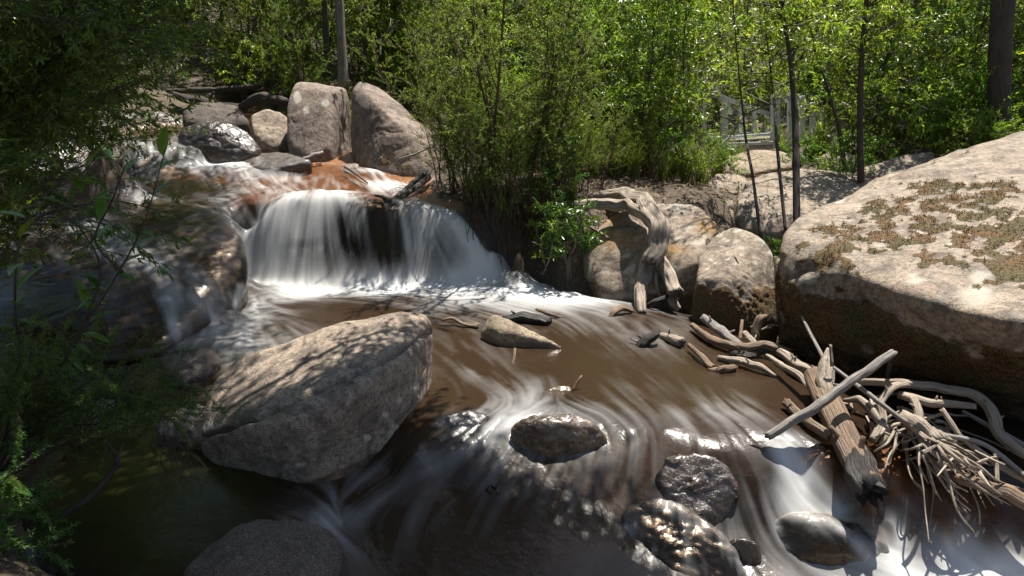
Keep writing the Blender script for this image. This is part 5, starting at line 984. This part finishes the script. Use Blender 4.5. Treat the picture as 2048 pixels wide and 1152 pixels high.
spray_shrub('shrub', 'dense shaded shrub at the left edge below the fern', (-3.9, 4.2, .5), tips(26, -40, 170, 290, 470, 3.6, 5.2), 'leaf_deep', 'bark_dark', .07, .02, 16, 4, 5, .3)
spray_shrub('shrub', 'feathery needle leaved shrub over the olive pool in the lower left', (-2.45, 2.75, .25), tips(34, 10, 410, 630, 870, 2.7, 3.6), 'needle', 'bark_dark', .024, .005, 95, 5, 9, .26, .006, 0, .9)
spray_shrub('shrub', 'dark needle leaved shrub in the bottom left corner', (-2.3, 2.3, .1), tips(14, -40, 150, 850, 1130, 2.2, 2.8), 'needle', 'bark_dark', .024, .005, 90, 6, 7, .2, .006, 0, .9)
spray_shrub('shrub', 'needle sprigs reaching over the left end of the cracked boulder', (-2.2, 2.9, .3), tips(7, 330, 480, 740, 850, 3.0, 3.5), 'needle', 'bark_dark', .024, .0045, 90, 7, 8, .2, .005, 0, .9)
spray_shrub('branch', 'hanging leafy sprig in front of the left slab', (-2.7, 3.6, 1.35), tips(6, 300, 425, 430, 540, 3.3, 3.6), 'leaf_deep', 'bark_dark', .055, .014, 13, 8, 4, .14, .005, .5)
# dead sprig hanging over the olive pool
spray_shrub('branch', 'dead brown sprig hanging over the olive pool', tuple(PZ(330, 880, .25)), [PZ(x, y, .05) for x, y in ((345,985), (375,1000), (400,1040), (390,960), (320,950), (300,1000))], 'dead', 'bark_dark', .016, .003, 50, 9, 6, .09, .003, .6, .5)
stick('branch', 'bare black branch curving over the olive pool', [(120,1035,.02), (190,985,.06), (225,940,.12), (235,920,.15), (200,870,.2), (150,830,.25)], [9, 12, 11, 8, 6, 3], 'bark_dark', 10, .15, 90, [([(232,925,.15), (250,880,.2), (270,840,.25)], [6, 4, 3])], cat='branch')
# big single leaves
lt = thing('sapling', 'broad leaved sapling with large leaves before the left slab', 'sapling', (-2.5, 3.0, .3))
bb = MB(); rng = np.random.default_rng(61)
stems = [[(40,900,.3), (130,720,None,3.0), (240,540,None,3.05), (290,440,None,3.1), (330,300,None,3.15)], [(60,860,.3), (30,600,None,2.9), (60,420,None,2.95), (160,350,None,3.0), (210,290,None,3.0)], [(130,720,None,3.0), (200,560,None,3.05), (170,470,None,3.1), (120,420,None,3.1)], [(240,540,None,3.05), (190,480,None,3.1), (225,400,None,3.1), (250,330,None,3.1)]]
def leafmesh(L, W_, seed):
    mb = MB(); n = 7; t = np.linspace(0, 1, n); w_ = W_ * np.sin(np.pi * t ** .8) ** .9 * .5 + .0008; bend = -.25 * L * t ** 2; V = []
    for k in range(n): V += [[-w_[k], t[k] * L, bend[k] + w_[k] * .35], [0, t[k] * L, bend[k]], [w_[k], t[k] * L, bend[k] + w_[k] * .35]]
    Q = []
    for k in range(n - 1): a = 3 * k; Q += [[a, a + 1, a + 4, a + 3], [a + 1, a + 2, a + 5, a + 4]]
    mb.add(V, None, Q, np.tile([[.2 + .2 * seed, .5 + .1 * seed, 0]], (3 * n, 1))); return mb.mesh('leaf', M['leaf_gloss'])
LM = [leafmesh(.13, .036, k) for k in range(3)] + [leafmesh(.10, .03, 1), leafmesh(.16, .05, 2)]
for s in stems:
    pts = np.array([P(t) for t in s]); tube(bb, pts, np.linspace(.007, .002, len(pts)), 6, .05, .06, 3, cap=False)
    C, _ = spline(pts, np.ones(len(pts)), .03)
    for k in range(len(C) // 3, len(C), 2):
        lo = link('leaf', LM[rng.integers(5)], lt); d = norm(norm(C[min(k + 1, len(C) - 1)] - C[k - 1]) * .5 + rng.normal(size=3) * [.9, .6, .4] + [0, 0, -.15])
        lo.rotation_euler = Vector(d).to_track_quat('Y', 'Z').to_euler(); lo.location = C[k] - np.array(lt.location)
link('stem', bb.mesh('stem', M['bark_dark'], off=lt.location), lt)
# ferns
def fern(label, base, nfr, L, seed, dirs):
    rng = np.random.default_rng(seed); t = thing('fern', label, 'fern', base)
    for k in range(nfr):
        d = norm(np.array(dirs[k % len(dirs)]) + rng.normal(size=3) * .2); mb = MB(); n = 26; u = np.linspace(0, 1, n); C = np.array([d * L * q + np.array([0, 0, -.45 * L * q ** 2]) for q in u]); tube(mb, C, np.linspace(.003, .001, n), 3, .05, 0, 0, cap=False)
        S = norm(np.cross(d, [0, 0, 1.]))
        for sg in (-1, 1):
            ln = L * .26 * np.sin(np.pi * (.12 + .88 * u)) ** .8; leaves(mb, C, norm(sg * S * .95 + d * .35 + rng.normal(size=(n, 3)) * .05), ln, .016, up=np.tile([[0, 0, 1.]], (n, 1)), fold=.05, droop=.1, rng=rng)
        link('frond', mb.mesh('frond', M['needle' if seed % 2 else 'leaf_gloss']), t)
fern('green fern with drooping fronds at the left edge', tuple(PY(-30, 330, 4.2)), 9, .55, 1, [(1, -.1, .25), (1, .2, -.1), (.8, -.3, .45), (1, 0, 0)])
fern('shaded fern below the drooping one at the left edge', tuple(PY(20, 420, 4.4)), 9, .5, 2, [(1, -.2, .1), (.9, .3, .3), (.6, -.5, .4)])
fern('brown tipped fern in the bottom left corner', tuple(PY(-40, 950, 2.3)), 5, .17, 3, [(1, -.1, .05), (1, .2, -.1), (.9, 0, .25)])
# fallen leaves lying on the boulders
FL = [leafmesh(.09, .018, k) for k in range(2)]
for me in FL: me.materials.clear(); me.materials.append(M['litter'])
for i, (px, py, z, lb) in enumerate([(690,690,.5,'curled reddish leaf on top of the cracked boulder'), (1780,470,.93,'dry leaf left of the moss on the huge boulder'), (1935,455,1.05,'large dry leaf amid the moss of the huge boulder'), (2005,470,1.05,'pale dry leaf strip near the right edge of the huge boulder'), (1790,480,.92,'small dry leaf beside the pale lichen of the huge boulder'), (2035,430,1.15,'pinkish dry leaf at the right edge of the huge boulder'), (1480,515,.56,'reddish dry leaf on top of the square block'), (1530,880,.0,'orange leaf caught at the foot of the grey pole')]):
    o = link('fallen_leaf', FL[i % 2], None, PZ(px, py, z)); o.rotation_euler = (.2, .1, i * 1.1); tag(o, lb, 'leaf', 'fallen leaves on the boulders')
